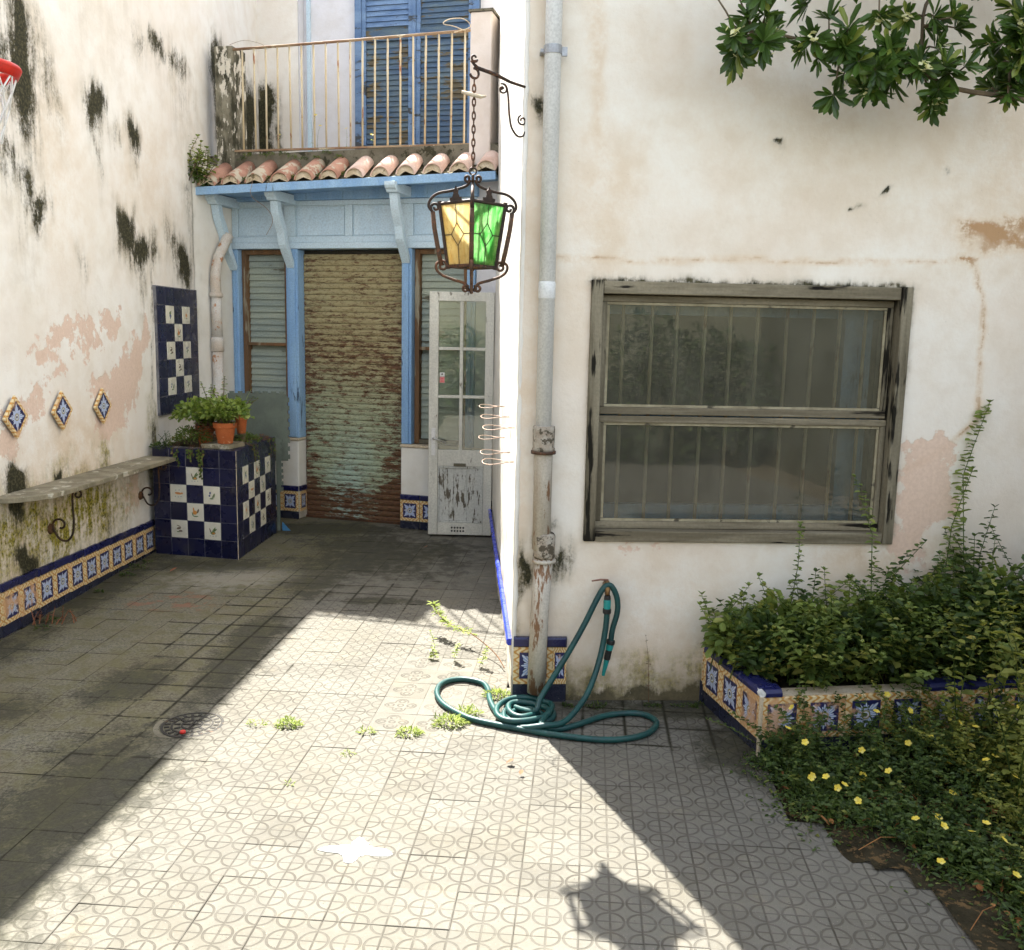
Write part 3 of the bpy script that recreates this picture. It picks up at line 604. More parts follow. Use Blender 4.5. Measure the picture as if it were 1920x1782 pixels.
k.add(P, [(0,1,5,4), (1,2,6,5), (2,3,7,6), (3,0,4,7), (0,3,2,1), (4,5,6,7)]); k.build('wall_core', 'plaster_left', lw)
# majolica skirting: navy cap, flowered tiles, navy foot
def tile_mesh(w, h, th, mat, r=.0025):
    """face tile in local x,z with its front to -y"""
    a, b = w/2, h/2; q = r
    v = [(-a,th,-b),(a,th,-b),(a,th,b),(-a,th,b),(-a,q,-b),(a,q,-b),(a,q,b),(-a,q,b),(-a+q,0,-b+q),(a-q,0,-b+q),(a-q,0,b-q),(-a+q,0,b-q)]
    f = [(8,9,10,11)] + [(4+i,4+(i+1)%4,8+(i+1)%4,8+i) for i in range(4)] + [(i,(i+1)%4,4+(i+1)%4,4+i) for i in range(4)]
    o = mkobj('tile', v, f, mat); me = o.data; bpy.data.objects.remove(o); return me
TFL = tile_mesh(.196, .196, .012, 'tile_floral'); TFLW = tile_mesh(.196, .196, .012, 'tile_floral_worn')
TNV = tile_mesh(.147, .147, .012, 'tile_navy'); TWH = tile_mesh(.147, .147, .012, 'tile_white')
def tile_at(me, fr, s, w, z, parent, jit=.0012, roll=0.):
    a = fr.ang; q = random.gauss
    o = inst('tile', me, parent, fr(s, w+random.uniform(-jit, jit), z), rot=(0, 0, 0))
    o.rotation_euler = (Matrix.Rotation(a+q(0, .004), 4, 'Z') @ Matrix.Rotation(roll+q(0, .004), 4, 'Y')).to_euler(); return o
# the tile mesh faces local -y; a frame's outward side is (t.y,-t.x), i.e. local -y turned by the frame angle
NAVYCAP = tile_mesh(.196, .05, .022, 'tile_navy_cap', .008); NAVYFOOT = tile_mesh(.196, .07, .014, 'tile_navy_old')
for i in range(-8, 11):
    s = .07+.2*i
    if s > 2.2: break
    zz = .30-.028*(s)
    tile_at(TFLW if i < 2 else TFL, LW, s, .024, zz-.125+.0, lw)
    tile_at(NAVYCAP, LW, s, .032, zz+.002, lw); tile_at(NAVYFOOT, LW, s, .022, zz-.258, lw)
# lozenge tiles
LOZ = tile_mesh(.182, .182, .016, 'tile_floral')
for (yy, zz), wd in zip([(5.48, 1.28), (6.03, 1.272), (6.606, 1.258)], ['the nearest, leftmost of three', 'the middle one of three', 'the farthest, on the pink patch']):
    o = tile_at(LOZ, LW, yy-5.25, .030, zz, None, roll=math.radians(45)); o.name = 'lozenge_tile'
    tag(o, 'flowered lozenge tile on the left wall, '+wd, 'tile', 'lozenge tiles on the left wall')
# painted pictures on the white tiles: a few small shapes each, a hair above the glaze
simple('ink_blue', lin(58, 72, 120), lin(70, 84, 130), 20, .4, .5, bump=0); simple('ink_green', lin(110, 130, 84), lin(96, 116, 70), 20, .4, .5, bump=0)
simple('ink_ochre', lin(214, 150, 72), lin(196, 124, 60), 20, .4, .5, bump=0); simple('ink_brown', lin(120, 96, 72), lin(100, 84, 66), 20, .4, .5, bump=0)
def ell(cx, cz, a, b, rot=0, n=9):
    return [(cx+a*math.cos(t)*math.cos(rot)-b*math.sin(t)*math.sin(rot), cz+a*math.cos(t)*math.sin(rot)+b*math.sin(t)*math.cos(rot)) for t in [2*math.pi*i/n for i in range(n)]]
MOT = dict(
 swan=[(1, ell(.004, -.016, .024, .014)), (2, ell(.008, -.018, .014, .008)), (3, ell(-.020, .004, .005, .022, .3)), (1, ell(.012, .012, .007, .026, -.6)), (1, ell(.022, .008, .006, .022, -.9)), (0, ell(-.02, -.04, .006, .002)), (0, ell(.005, -.042, .006, .002)), (0, ell(.03, -.038, .006, .002))],
 fish=[(2, ell(0, 0, .032, .010, -.1)), (2, ell(.034, .002, .010, .008)), (0, ell(-.02, .026, .005, .003)), (0, ell(.01, .028, .005, .003)), (0, ell(-.025, -.026, .005, .003)), (0, ell(0, -.03, .005, .003)), (0, ell(.025, -.026, .005, .003))],
 tulip=[(0, ell(-.012, .018, .008, .012)), (0, ell(-.018, -.004, .008, .009)), (1, ell(.014, -.006, .005, .028, -.5)), (1, ell(.0, -.028, .018, .006)), (1, ell(.024, -.004, .005, .02, -.3))],
 rooster=[(2, ell(-.004, -.004, .020, .018)), (3, ell(.024, .010, .008, .020, -.4)), (2, ell(-.014, .018, .007, .014, .2)), (2, ell(-.016, .034, .006, .004)), (1, ell(-.024, -.018, .005, .018, .3)), (1, ell(.004, -.034, .024, .005))],
 grapes=[(1, ell(0, .012, .018, .014)), (0, ell(-.004, -.006, .010, .012)), (0, ell(.010, -.012, .009, .012)), (0, ell(.002, -.026, .007, .010)), (1, ell(.012, .026, .008, .006))],
 star=[(2, ell(0, 0, .005, .030, .2)), (2, ell(0, 0, .005, .026, 1.3)), (2, ell(0, 0, .005, .022, -.9)), (1, ell(.006, -.028, .012, .004))],
 insect=[(3, ell(-.004, .006, .022, .010, .3)), (3, ell(.012, -.016, .018, .009)), (1, ell(-.01, -.024, .014, .005)), (3, ell(-.004, .026, .02, .004, -.3))],
 sprig=[(1, ell(0, -.004, .004, .034, -.3)), (0, ell(-.012, .014, .008, .011)), (0, ell(.010, .022, .007, .010)), (1, ell(.012, -.006, .014, .005, .6)), (1, ell(-.010, -.016, .013, .005, -.6))])
MOTME = {}
for kk, sh in MOT.items():
    b = MB()
    for mi, pts in sh: b.add([(x, -.0006-.0002*len(b.f), z) for x, z in pts], [tuple(range(len(pts)))], mi)
    o = b.build('motif', ['ink_blue', 'ink_green', 'ink_ochre', 'ink_brown']); MOTME[kk] = o.data; bpy.data.objects.remove(o)
def checker(fr, rows, s0, ds, ztop, dz, w, parent):
    for r_, row in enumerate(rows):
        for c_, ch in enumerate(row):
            if ch == ' ': continue
            o = tile_at(TNV if ch == '.' else TWH, fr, s0+ds*(c_+.5), w, ztop-dz*(r_+.5), parent, jit=.0008)
            o.scale = (ds/.15, 1, dz/.15)
            if ch != '.':
                q = bpy.data.objects.new('motif', MOTME[{'S':'swan','F':'fish','T':'tulip','R':'rooster','G':'grapes','A':'star','I':'insect','P':'sprig'}[ch]]); COL.objects.link(q); q.parent = o
tp = thing('tile_panel', 'upright panel of navy and painted white tiles on the left wall above the pots', 'tile panel', LW(2.37, 0, 1.1))
fb('backing', LW, 2.37, 3.29, -.01, .0235, 1.095, 2.155, 'grout', tp)
checker(LW, ['.....', '.G.A.', '..R..', '.I.P.', '..I..', '.T.P.', '.....'], 2.375, .182, 2.15, .15, .026, tp)

# ------------------------------------------------------------------ house on the right
rh = thing('house_right', 'pale plastered house front on the right with its sunlit white flank along the alley', 'house', (.024, 4.46, 0))
HOLE = (.345, 1.88, .845, 2.08)
fp = dict(
 pink=lambda A, Z: np.maximum(blobs(A, Z, [(2.04,1.14,.13,.17,1.1,1.),(1.96,1.0,.10,.17,1.05,1.),(2.1,1.28,.07,.1,.9,1.),(1.95,.88,.12,.2,.8,1.),(.62,.76,.2,.1,.40,1.)]), 0*A),
 ochre=lambda A, Z: np.maximum(line_mask(A, Z, [(2.1,2.24),(2.19,2.2),(2.25,2.0),(2.26,1.64),(2.26,1.45),(2.14,1.32),(1.94,1.21)], .028, 1.3)+line_mask(A, Z, [(.1,2.19),(.56,2.18),(1.0,2.205),(1.5,2.2),(2.2,2.23)], .020, 1.2), blobs(A, Z, [(.05,1.9,.06,2.4,.55),(.33,3.2,.05,.8,.7),(.36,2.5,.2,.5,.55),(2.3,2.8,.3,.6,.5),(2.3,2.36,.2,.07,1.6,1.),(2.38,2.46,.1,.08,1.5,1.),(2.2,2.6,.6,.6,.35),(1.2,2.9,.8,.5,.3),(.7,.5,.5,.4,.4),(1.9,.8,.5,.12,.8),(.5,.15,.5,.2,.7),(.8,.3,.4,.2,.5)])),
 mold=lambda A, Z: np.maximum.reduce([line_mask(A, Z, [(.34,2.09),(1.89,2.09)], .045, .95), line_mask(A, Z, [(1.89,2.08),(1.885,.86)], .03, .7), line_mask(A, Z, [(.335,.85),(.34,2.05)], .025, .6), blobs(A, Z, [(.08,.74,.045,.2,1.05),(.225,.78,.05,.16,1.0),(.07,.45,.04,.3,.6),(.5,.03,.7,.09,1.1),(.85,.02,.35,.09,1.1),(.09,2.9,.04,.07,.9),(.3,.06,.3,.12,1.)]), .7*blobs(A, Z, [(1.97,2.6,.016,.018,1.8),(1.66,2.53,.02,.013,1.8),(1.155,2.77,.012,.022,1.8)])]),
 moss=lambda A, Z: blobs(A, Z, [(.55,.12,.5,.12,.8),(.9,.12,.3,.14,.8),(1.0,.1,.1,.25,.6)]))
wall_grid('front_face', FW, ticks(0, 2.7, .016, HOLE[0], HOLE[1]), ticks(0, 3.7, .018, HOLE[2], HOLE[3]), 'plaster_front', rh, fp, und=.005, hole=HOLE, seed=11)
wall_grid('front_face', FW, ticks(2.7, 4.7, .1), ticks(0, 3.7, .1), 'plaster_front', rh, {}, und=.005, seed=11)
wall_grid('front_face', FW, ticks(0, 4.7, .1), ticks(3.7, 6.6, .1), 'plaster_front', rh, {}, und=.005, seed=11)
wall_grid('flank_face', AW, ticks(-5.2, 0, .04), ticks(0, 6.6, .04), 'plaster_white', rh,
    dict(mold=lambda A, Z: np.maximum(blobs(A, Z, [(-3.2,.15,.9,.25,.6),(-4.2,.4,.8,.8,.35)]), .25*np.clip(.2-Z, 0, .2)*5), ochre=lambda A, Z: blobs(A, Z, [(-.1,.8,.1,.4,.5),(-.5,.3,.5,.2,.6),(-.05,2.6,.06,.5,.5)])), und=.012, seed=21)
k = MB(); k.fbox(FW, .0, HOLE[0], -.32, -.012, -.1, 6.59).fbox(FW, HOLE[1], 4.7, -.32, -.012, -.1, 6.59).fbox(FW, HOLE[0], HOLE[1], -.32, -.012, -.1, HOLE[2]).fbox(FW, HOLE[0], HOLE[1], -.32, -.012, HOLE[3], 6.59)
k.build('front_core', 'plaster_front', rh)
k = MB(); k.fbox(AW, -5.2, -.33, -.32, -.012, -.1, 6.59); k.build('flank_core', 'plaster_white', rh)
k = MB(); k.fbox(FW, -.05, 4.8, -5.6, .06, 6.6, 6.72); k.build('roof_slab', 'concrete', rh)
k = MB(); k.fbox(FW, .3, 2.6, -2.6, -2.5, 0, 2.9).fbox(FW, .25, .3, -2.6, -.33, 0, 2.9).fbox(FW, 2.6, 2.65, -2.6, -.33, 0, 2.9).fbox(FW, .3, 2.6, -2.5, -.33, 2.85, 2.9).fbox(FW, .3, 2.6, -2.5, -.33, 0, .05)
k.build('room', 'dark_room', rh)
# rounded plaster arris at the corner
k = MB(); k.tube([FW(.004+random.gauss(0, .0016), -.006+random.gauss(0, .0016), .06*i) for i in range(111)], [.0125+random.gauss(0, .0009) for i in range(111)], 8); k.build('corner_arris', 'plaster_white', rh, smooth=True)
# skirting: royal blue capping along the flank, navy cap and flowered tiles round the corner behind the pipe
ROY = tile_mesh(.196, .034, .024, 'tile_royal', .008)
for i in range(24): tile_at(ROY, AW, -.1-.2*i, .034, .305-.003*i, rh)
CAPR = tile_mesh(.132, .05, .03, 'tile_navy_cap', .008); FOOT = tile_mesh(.27, .12, .012, 'tile_navy_old')
for i in range(2): tile_at(CAPR, FW, .067+.134*i, .032, .313, rh)
tile_at(TFL, FW, .10, .018, .19, rh); o = tile_at(TFL, FW, .234, .018, .19, rh); o.scale = (.36, 1, 1)
tile_at(FOOT, FW, .135, .016, .05, rh)
tile_at(TFL, FW, 1.06, .016, .19, rh); tile_at(CAPR, FW, 1.03, .03, .313, rh); tile_at(CAPR, FW, 1.16, .03, .313, rh); tile_at(FOOT, FW, 1.09, .014, .05, rh)
# a spike of old iron in the wall by the pipe
sp = MB().tube([FW(.09, -.03, 2.885), FW(.092, .035, 2.89)], .010, 6).build('iron_stub', 'iron_brown'); tag(sp, 'short rusty iron stub in the wall left of the white pipe', 'iron stub')

# ------------------------------------------------------------------ window in the front wall
wd = thing('wall_window', 'wide two-pane window with weathered grey wooden frame in the right-hand wall', 'window', FW(1.11, 0, .845))
s0, s1, z0, z1 = HOLE
for nm, a in (('jamb', (s0-.012, s0+.045)), ('jamb', (s1-.046, s1+.006))): fb(nm, FW, a[0], a[1], -.14, .022, z0-.015, z1+.012, 'wood_grey_tall', wd, .004)
fb('head', FW, s0+.047, s1-.048, -.14, .010, z1-.05, z1+.010, 'wood_grey_long', wd, .005)
fb('sill', FW, s0+.047, s1-.048, -.14, .018, z0-.017, z0+.038, 'wood_grey_long', wd, .005)
def sash(za, zb, w, nm):
    sh = MB(); o = None
    a, b = s0+.049, s1-.050
    sh.fbox(FW, a, b, w-.035, w, za, za+.036).fbox(FW, a, b, w-.035, w, zb-.032, zb).fbox(FW, a, a+.028, w-.035, w-.001, za+.037, zb-.033, 1).fbox(FW, b-.028, b, w-.035, w-.001, za+.037, zb-.033, 1)
    o = sh.build(nm, ['wood_grey_long', 'wood_grey_tall'], wd, bevel=.004)
    za -= .012; zb += .010
    bd = MB(); i, j, r_ = a+.029, b-.029, .012
    bd.fbox(FW, i, j, w-.024, w-.010, za+.049, za+.049+r_).fbox(FW, i, j, w-.024, w-.010, zb-.043-r_, zb-.043).fbox(FW, i, i+r_, w-.024, w-.011, za+.064, zb-.058).fbox(FW, j-r_, j, w-.024, w-.011, za+.064, zb-.058)
    simple('putty', lin(168, 158, 130), lin(140, 130, 104), 10, .8, .2, wear=lin(80, 74, 60), wamt=.3, wscale=12, bump=.3) if 'putty' not in MAT else None
    bd.build('glazing_bead', 'putty', o)
    MB().fbox(FW, i-.005, j+.005, w-.021, w-.017, za+.044, zb-.038).build('pane', 'glass_window', o)
sash(1.452, z1-.053, -.052, 'sash'); sash(z0+.040, 1.446, -.036, 'sash')
for i in range(10):
    s = s0+.17+i*.134+random.uniform(-.006, .006)
    MB().tube([FW(s, -.118, z0), FW(s+random.uniform(-.004,.004), -.118, z1)], .009, 7).build('bar', 'rail_paint', wd)
k = MB(); k.fbox(FW, s0+.02, s1-.02, -.215, -.165, z1-.14, z1-.01).fbox(FW, s0+.02, s1-.02, -.215, -.165, 1.40, 1.47).fbox(FW, s1-.24, s1-.10, -.215, -.164, z0, z1).fbox(FW, s0+.02, s0+.10, -.215, -.164, z0, z1).fbox(FW, s0+.02, s1-.02, -.215, -.165, z0, z0+.14)
k.build('inner_frame', 'blue_deep', wd)

# ------------------------------------------------------------------ downpipe on the front wall
dp = thing('downpipe', 'white plastic downpipe ending in old cast pipe, beside the house corner', 'downpipe', FW(.13, .06, 0))
MB().tube([FW(.118, .062, 1.36), FW(.117, .062, 6.5)], .038, 18).build('plastic_pipe', 'pvc', dp, smooth=True)
MB().tube([FW(.118, .062, 1.995), FW(.118, .062, 2.0), FW(.118, .062, 2.07), FW(.118, .062, 2.075)], [.038, .0405, .0405, .038], 18).build('pipe_joint', 'pvc', dp, smooth=True)
MB().tube([FW(.122, .062, z) for z in (.80, 1.28, 1.30)] , .044, 16).build('cast_pipe', 'pipe_cast', dp, smooth=True)
MB().tube([FW(.121, .062, z) for z in (1.275, 1.29, 1.30, 1.385, 1.40, 1.402)], [.046, .055, .052, .053, .051, .040], 16).build('collar', 'pipe_collar', dp, smooth=True)
MB().tube([FW(.121, .062, z) for z in (1.268, 1.282)], .060, 16).build('collar_ring', 'iron_brown', dp, smooth=True)
MB().tube([FW(.138, .062, .80), FW(.122, .064, .45), FW(.115, .066, .07)], .045, 16).build('cast_pipe', 'pipe_cast', dp, smooth=True)
MB().tube([FW(.137, .062, z) for z in (.755, .765, .78, .865, .88)], [.047, .055, .052, .054, .046], 16).build('collar', 'pipe_collar', dp, smooth=True)
MB().tube([FW(.137, .062, z) for z in (.735, .75)], .058, 16).build('collar_ring', 'pipe_cast', dp, smooth=True)
k = MB().tube([FW(.117, .062, z) for z in (3.075, 3.112)], .042, 18); k.fbox(FW, .155, .182, .055, .068, 3.070, 3.108).fbox(FW, .062, .078, -.02, .06, 3.085, 3.10); k.build('clamp', 'zinc', dp, smooth=False)

# ------------------------------------------------------------------ wrought iron bracket and lantern
def scroll(c, r0, r1, a0, turns, ex, ez, n=22):
    """spiral from radius r0 at angle a0 inwards to r1, in the plane ex, ez"""
    c = Vector(c); return [c + ex*(math.cos(a0+turns*2*math.pi*t)*(r0+(r1-r0)*t)) + ez*(math.sin(a0+turns*2*math.pi*t)*(r0+(r1-r0)*t)) for t in [i/n for i in range(n+1)]]
LX, LY = -.205, 4.35
CW = Vector(FW(.004, .0, 2.955)); HK = Vector((LX-.005, LY, 2.955)); bx = (HK-CW); bx.z = 0; bl = bx.length; bx.normalize()
wb = thing('lamp_bracket', 'wrought iron scroll bracket fixed to the white house corner', 'bracket', CW)
AT = lambda s, z: CW + bx*s + UP*z
MB().tube([AT(-.01, -.01), AT(.08, .005), AT(.16, .03), AT(bl-.02, .045), AT(bl+.01, .07)] + scroll(AT(bl-.005, .085), .018, .007, -.4, -.9, bx*-1, UP, 12), [.006, .007, .009, .009, .007]+[.005]*13, 8).build('arm', 'iron', wb, smooth=True)
MB().tube(scroll(AT(bl-.005, .02), .022, .020, 1.4, .75, bx, UP, 14), .006, 7).build('hook', 'iron', wb, smooth=True)
MB().tube(scroll(AT(.118, -.028), .012, .012, -.5, .1, bx, UP, 2)[:1] + list(reversed(scroll(AT(.118, -.030), .024, .007, 1.2, 1.2, bx, UP, 18))), .0045, 7).build('upper_scroll', 'iron', wb, smooth=True)
MB().tube(spline([AT(.115, -.006), AT(.098, -.02), AT(.088, -.07), AT(.083, -.13), AT(.070, -.19), AT(.04, -.225), AT(.012, -.222), AT(0, -.20)], 6), .0048, 7).build('brace', 'iron', wb, smooth=True)
MB().tube(scroll(AT(.016, -.155), .024, .007, 1.2, -1.25, bx, UP, 20), .0045, 7).build('lower_scroll', 'iron', wb, smooth=True)
ln = thing('lantern', 'hanging iron lantern with amber and green leaded glass', 'lantern', (LX, LY, 2.009))
L0 = Vector((LX, LY, 0)); dia = [Vector((math.cos(a), math.sin(a), 0)) for a in (math.radians(-88), math.radians(2), math.radians(92), math.radians(182))]
zt_, zb_, rt_, rb_ = 2.408, 2.132, .148, .108                       # glass body: half diagonals at top and bottom
corner = lambda i, z: L0 + dia[i % 4]*(rb_+(rt_-rb_)*(z-zb_)/(zt_-zb_)) + UP*z
k = MB()
for i in range(4): k.tube([corner(i, zb_-.012), corner(i, zt_+.012)], .0105, 6)
k.build('corner_post', 'iron', ln)
for z in (zb_, zt_):
    k = MB()
    for i in range(4): k.tube([corner(i, z), corner(i+1, z)], .008, 6)
    k.build('ring_bar', 'iron', ln)
for i in range(4):
    a, b, c, d_ = corner(i, zb_), corner(i+1, zb_), corner(i+1, zt_), corner(i, zt_)
    nrm = ((b-a).cross(d_-a)).normalized()*.002
    o = MB().add([a+nrm, b+nrm, c+nrm, d_+nrm, a-nrm, b-nrm, c-nrm, d_-nrm], [(0,1,2,3), (7,6,5,4), (0,4,5,1), (1,5,6,2), (2,6,7,3), (3,7,4,0)]).build('pane', ('glass_green', 'glass_clear', 'glass_clear', 'glass_amber')[i], ln)
    q = lambda u, v: (a*(1-u)+b*u)*(1-v) + (d_*(1-u)+c*u)*v
    k = MB(); r_ = .0028
    for A0, B0 in (((.5, 0), (.5, .32)), ((.5, .68), (.5, 1)), ((0, .5), (.28, .5)), ((.72, .5), (1, .5)), ((.5, .32), (.28, .5)), ((.28, .5), (.5, .68)), ((.5, .68), (.72, .5)), ((.72, .5), (.5, .32))):
        k.tube([q(*A0), q(*B0)], r_, 6)
    k.build('lead_came', 'iron', o)
for i in range(4):
    D = dia[i]; R_ = lambda r, z: L0 + D*r + UP*z
    MB().tube([R_(.180, 2.372), R_(.172, 2.30), R_(.153, 2.20), R_(.138, 2.135)], .0105, 8).build('twisted_bar', 'iron_brown', ln, smooth=True)
    MB().tube(spline([R_(.012, 2.515), R_(.03, 2.49), R_(.095, 2.468), R_(.155, 2.455), R_(.190, 2.428), R_(.198, 2.395), R_(.175, 2.368)], 5) + scroll(R_(.168, 2.392), .024, .005, -1.4, 1.25, D, UP, 16), .0066, 7).build('crown_scroll', 'iron', ln, smooth=True)
    MB().tube(spline([R_(.01, 2.02), R_(.03, 2.055), R_(.085, 2.073), R_(.135, 2.092), R_(.160, 2.115), R_(.162, 2.14), R_(.142, 2.156)], 5) + scroll(R_(.134, 2.133), .024, .005, 1.3, 1.2, D, UP, 16), .0066, 7).build('foot_scroll', 'iron_brown', ln, smooth=True)
    MB().tube(scroll(R_(.027, 2.032), .017, .005, 2.6, -1.15, D, UP, 16), .0066, 7).build('finial_scroll', 'iron_brown', ln, smooth=True)
    MB().tube(scroll(R_(.024, 2.523), .016, .005, 3.6, 1.15, D, UP, 16), .0066, 7).build('top_scroll', 'iron', ln, smooth=True)
    # pierced crest over each pane
    a, b = corner(i, zt_+.008), corner(i+1, zt_+.008); fr = frame(((a+b)/2).to_2d(), (b-a).to_2d()); zz = zt_+.008
    MB().poly([(-.035, zz), (-.038, zz+.012), (-.022, zz+.014), (-.014, zz+.03), (-.016, zz+.042), (-.006, zz+.052), (0, zz+.062), (.006, zz+.052), (.016, zz+.042), (.014, zz+.03), (.022, zz+.014), (.038, zz+.012), (.035, zz)], (-.002, .002), fr).build('crest', 'iron', ln)
MB().tube([L0+UP*2.009, L0+UP*2.014, L0+UP*2.05, L0+UP*2.125], [.004, .009, .008, .007], 8).build('finial', 'iron_brown', ln, smooth=True)
MB().tube([L0+UP*2.12, L0+UP*2.54], .006, 8).build('stem', 'iron', ln, smooth=True)
MB().tube(scroll(L0+UP*2.555, .016, .016, 0, 1., rt0, UP, 14)[:-1], .004, 6, closed=True).build('ring', 'iron', ln)
z = 2.572; i = 0
while z < 2.945:
    e_ = rt0 if i % 2 else Vector((0, 1, 0)); h_ = .019
    MB().tube([L0+UP*(z+h_)+e_*(.007*math.cos(t))+UP*(h_*math.sin(t)) for t in [2*math.pi*j/10 for j in range(10)]], .0035, 5, closed=True).build('chain_link', 'iron_brown', ln); z += .029; i += 1
pg = MB().tube([(LX-.055, LY-.012, 2.892), (LX-.02, LY-.013, 2.884), (LX+.03, LY-.012, 2.872), (LX+.055, LY-.012, 2.876)], [.007, .009, .008, .004], 7).build('wood_stick', 'mortar', smooth=True)
tag(pg, 'weathered stick caught crosswise in the lantern chain', 'stick')

# ------------------------------------------------------------------ tap and hose
tp_ = thing('garden_tap', 'small brass wall tap the green hose hangs on', 'tap', FW(.452, 0, .60))
MB().tube([FW(.452, -.02, .612), FW(.452, .05, .612), FW(.452, .075, .605), FW(.452, .085, .575)], [.014, .013, .014, .012], 10).build('spout', 'brass', tp_, smooth=True)
MB().tube([FW(.452, .055, .612), FW(.452, .055, .640)], [.011, .013], 10).build('valve', 'brass', tp_, smooth=True)
MB().tube([FW(.458, .055, .644), FW(.42, .06, .648), FW(.375, .065, .642)], [.006, .005, .004], 8).build('lever', 'tap_red', tp_, smooth=True)
hs = thing('garden_hose', 'dark green garden hose looped over the tap and coiled on the paving', 'hose', (.09, 4.2, 0))
rh_ = .0145; zg = .017
H = lambda s, w, z: tuple(FW(s, w, z))
coil = []
for t in range(0, 61):
    a = 2.2 - t*2*math.pi/14; r_ = 1.05-.62*math.sin(t*math.pi/60)**1.3; coil.append((.085+.150*r_*math.cos(a)+.012*math.sin(t*.7), 4.235+.155*r_*math.sin(a)+.012*math.cos(t*.9), zg+(.0 if t < 28 else .026*min(1, (t-28)/8))))
gp_ = lambda L: [(x, y, zg) for x, y in L]
path = [H(.478, .075, .33), H(.485, .075, .40), H(.505, .072, .48), H(.505, .068, .545), H(.488, .066, .595), H(.462, .066, .622), H(.432, .07, .605), H(.395, .08, .54), H(.34, .10, .43), H(.27, .13, .31), H(.19, .17, .19), H(.125, .215, .10), H(.09, .26, .05)] + coil
path += [(.16, 4.09, zg+.02), (.24, 4.09, zg)] + gp_([(.33, 4.14), (.47, 4.25), (.60, 4.29), (.685, 4.26), (.71, 4.17), (.64, 4.05), (.49, 3.985), (.32, 4.0), (.12, 4.06), (-.13, 4.16), (-.23, 4.24), (-.32, 4.36), (-.36, 4.5), (-.34, 4.63), (-.25, 4.69), (-.14, 4.65), (-.10, 4.55), (-.085, 4.40), (-.04, 4.24), (.05, 4.10)])
path += [(.17, 4.06, zg+.028), (.27, 4.11, .045), H(.33, .24, .10), H(.385, .17, .18), H(.425, .12, .29), H(.446, .095, .40), H(.452, .088, .47), H(.452, .086, .50)]
MB().tube(spline(path, 5), rh_, 10).build('tube', 'hose_green', hs, smooth=True)
def coupling(p, d, segs, name):
    p = Vector(p); d = Vector(d).normalized(); c = 0
    for mat, ln_, r0, r1 in segs:
        MB().tube([p+d*c, p+d*(c+.004), p+d*(c+ln_-.003), p+d*(c+ln_)], [r0*.93, r0, r1, r1*.93], 12).build(name, mat, hs, smooth=False); c += ln_
coupling(FW(.452, .086, .485), (0, 0, 1), [('black_plastic', .024, .021, .021), ('hose_cap', .045, .018, .018), ('black_plastic', .02, .017, .016)], 'connector')
coupling(FW(.480, .075, .345), Vector(FW(.445, .075, .15))-Vector(FW(.480, .075, .345)), [('black_plastic', .022, .021, .021), ('hose_cap', .03, .019, .018), ('black_plastic', .05, .0165, .0165), ('hose_cap', .085, .014, .008)], 'nozzle')

# ------------------------------------------------------------------ shopfront at the end of the alley
sh = thing('shopfront', 'old blue wooden shopfront with rusty roller shutter at the end of the alley', 'shopfront', SF(0, 0, 0))
splay = frame((-2.905, 8.55), (.193, .563))
wall_grid('side_wall', splay, ticks(0, .595, .03), ticks(0, 3.3, .03), 'plaster_white', sh, dict(mold=lambda A, Z: blobs(A, Z, [(.0,2.6,.04,.8,.5)])), und=.003, seed=5)
fb('side_wall_core', splay, -.1, .7, -.2, -.01, 0, 3.3, 'plaster_white', sh)
fb('back_wall', SF, -1.3, 1.6, -.5, -.22, 0, 3.3, 'dark_room', sh)
fb('end_wall', SF, 1.205, 1.5, -.2, .02, 0, 3.25, 'plaster_upper', sh)
def plinth(a, b, nm):
    o = fb(nm, SF, a, b, -.2, .075, 0, .765, 'plaster_white', sh, .012)
    fb('coping', SF, a-.006, b+.006, -.2, .085, .766, .79, 'mortar', o, .006)
    n_ = max(1, round((b-a)/.2)); d_ = (b-a)/n_
    for i in range(n_):
        q = tile_at(TFL, SF, a+d_*(i+.5), .092, .175, o); q.scale = (d_/.2*.99, 1, 1)
        q = tile_at(NAVYCAP, SF, a+d_*(i+.5), .100, .30, o); q.scale = (d_/.2*.99, 1, 1)
        q = tile_at(NAVYFOOT, SF, a+d_*(i+.5), .090, .036, o); q.scale = (d_/.2*.99, 1, 1)
    return o
pl = plinth(-1.27, -.56, 'plinth'); pr_ = plinth(.505, 1.5, 'plinth')
side = frame(SF(-.558, .075, 0).to_2d(), (SF.n*-1).to_2d()); q = tile_at(TFL, side, .06, .014, .175, pl); q.scale = (.6, 1, 1); q = tile_at(NAVYCAP, side, .06, .02, .30, pl); q.scale = (.6, 1, 1)
for a, b, nm in ((-1.265, -1.197, 'post'), (-.682, -.556, 'post'), (.499, .598, 'post'), (1.125, 1.20, 'post')):
    o = fb(nm, SF, a, b, -.18, .05, .792, 2.565, 'blue_deep', sh, .006)
    fb('moulding', SF, a+.025, b-.025, .05, .066, .80, 2.55, 'blue_deep', o, .004)
fb('lintel', SF, -1.27, 1.21, -.18, .058, 2.567, 2.622, 'blue_pale', sh, .005)
fb('panel_backing', SF, -1.26, 1.20, -.16, .008, 2.624, 3.0, 'blue_pale', sh)
for a, b in ((-1.20, -.70), (-.585, -.075), (.0, .485), (.60, 1.12)):
    fb('frieze_panel', SF, a+.012, b-.012, .0085, .016, 2.69, 2.945, 'blue_panel', sh, .003)
for a, b in ((-1.262, -1.20), (-.70, -.585), (-.075, .0), (.485, .60), (1.12, 1.202)): fb('stile', SF, a, b, .0085, .032, 2.679, 2.957, 'blue_pale', sh, .003)
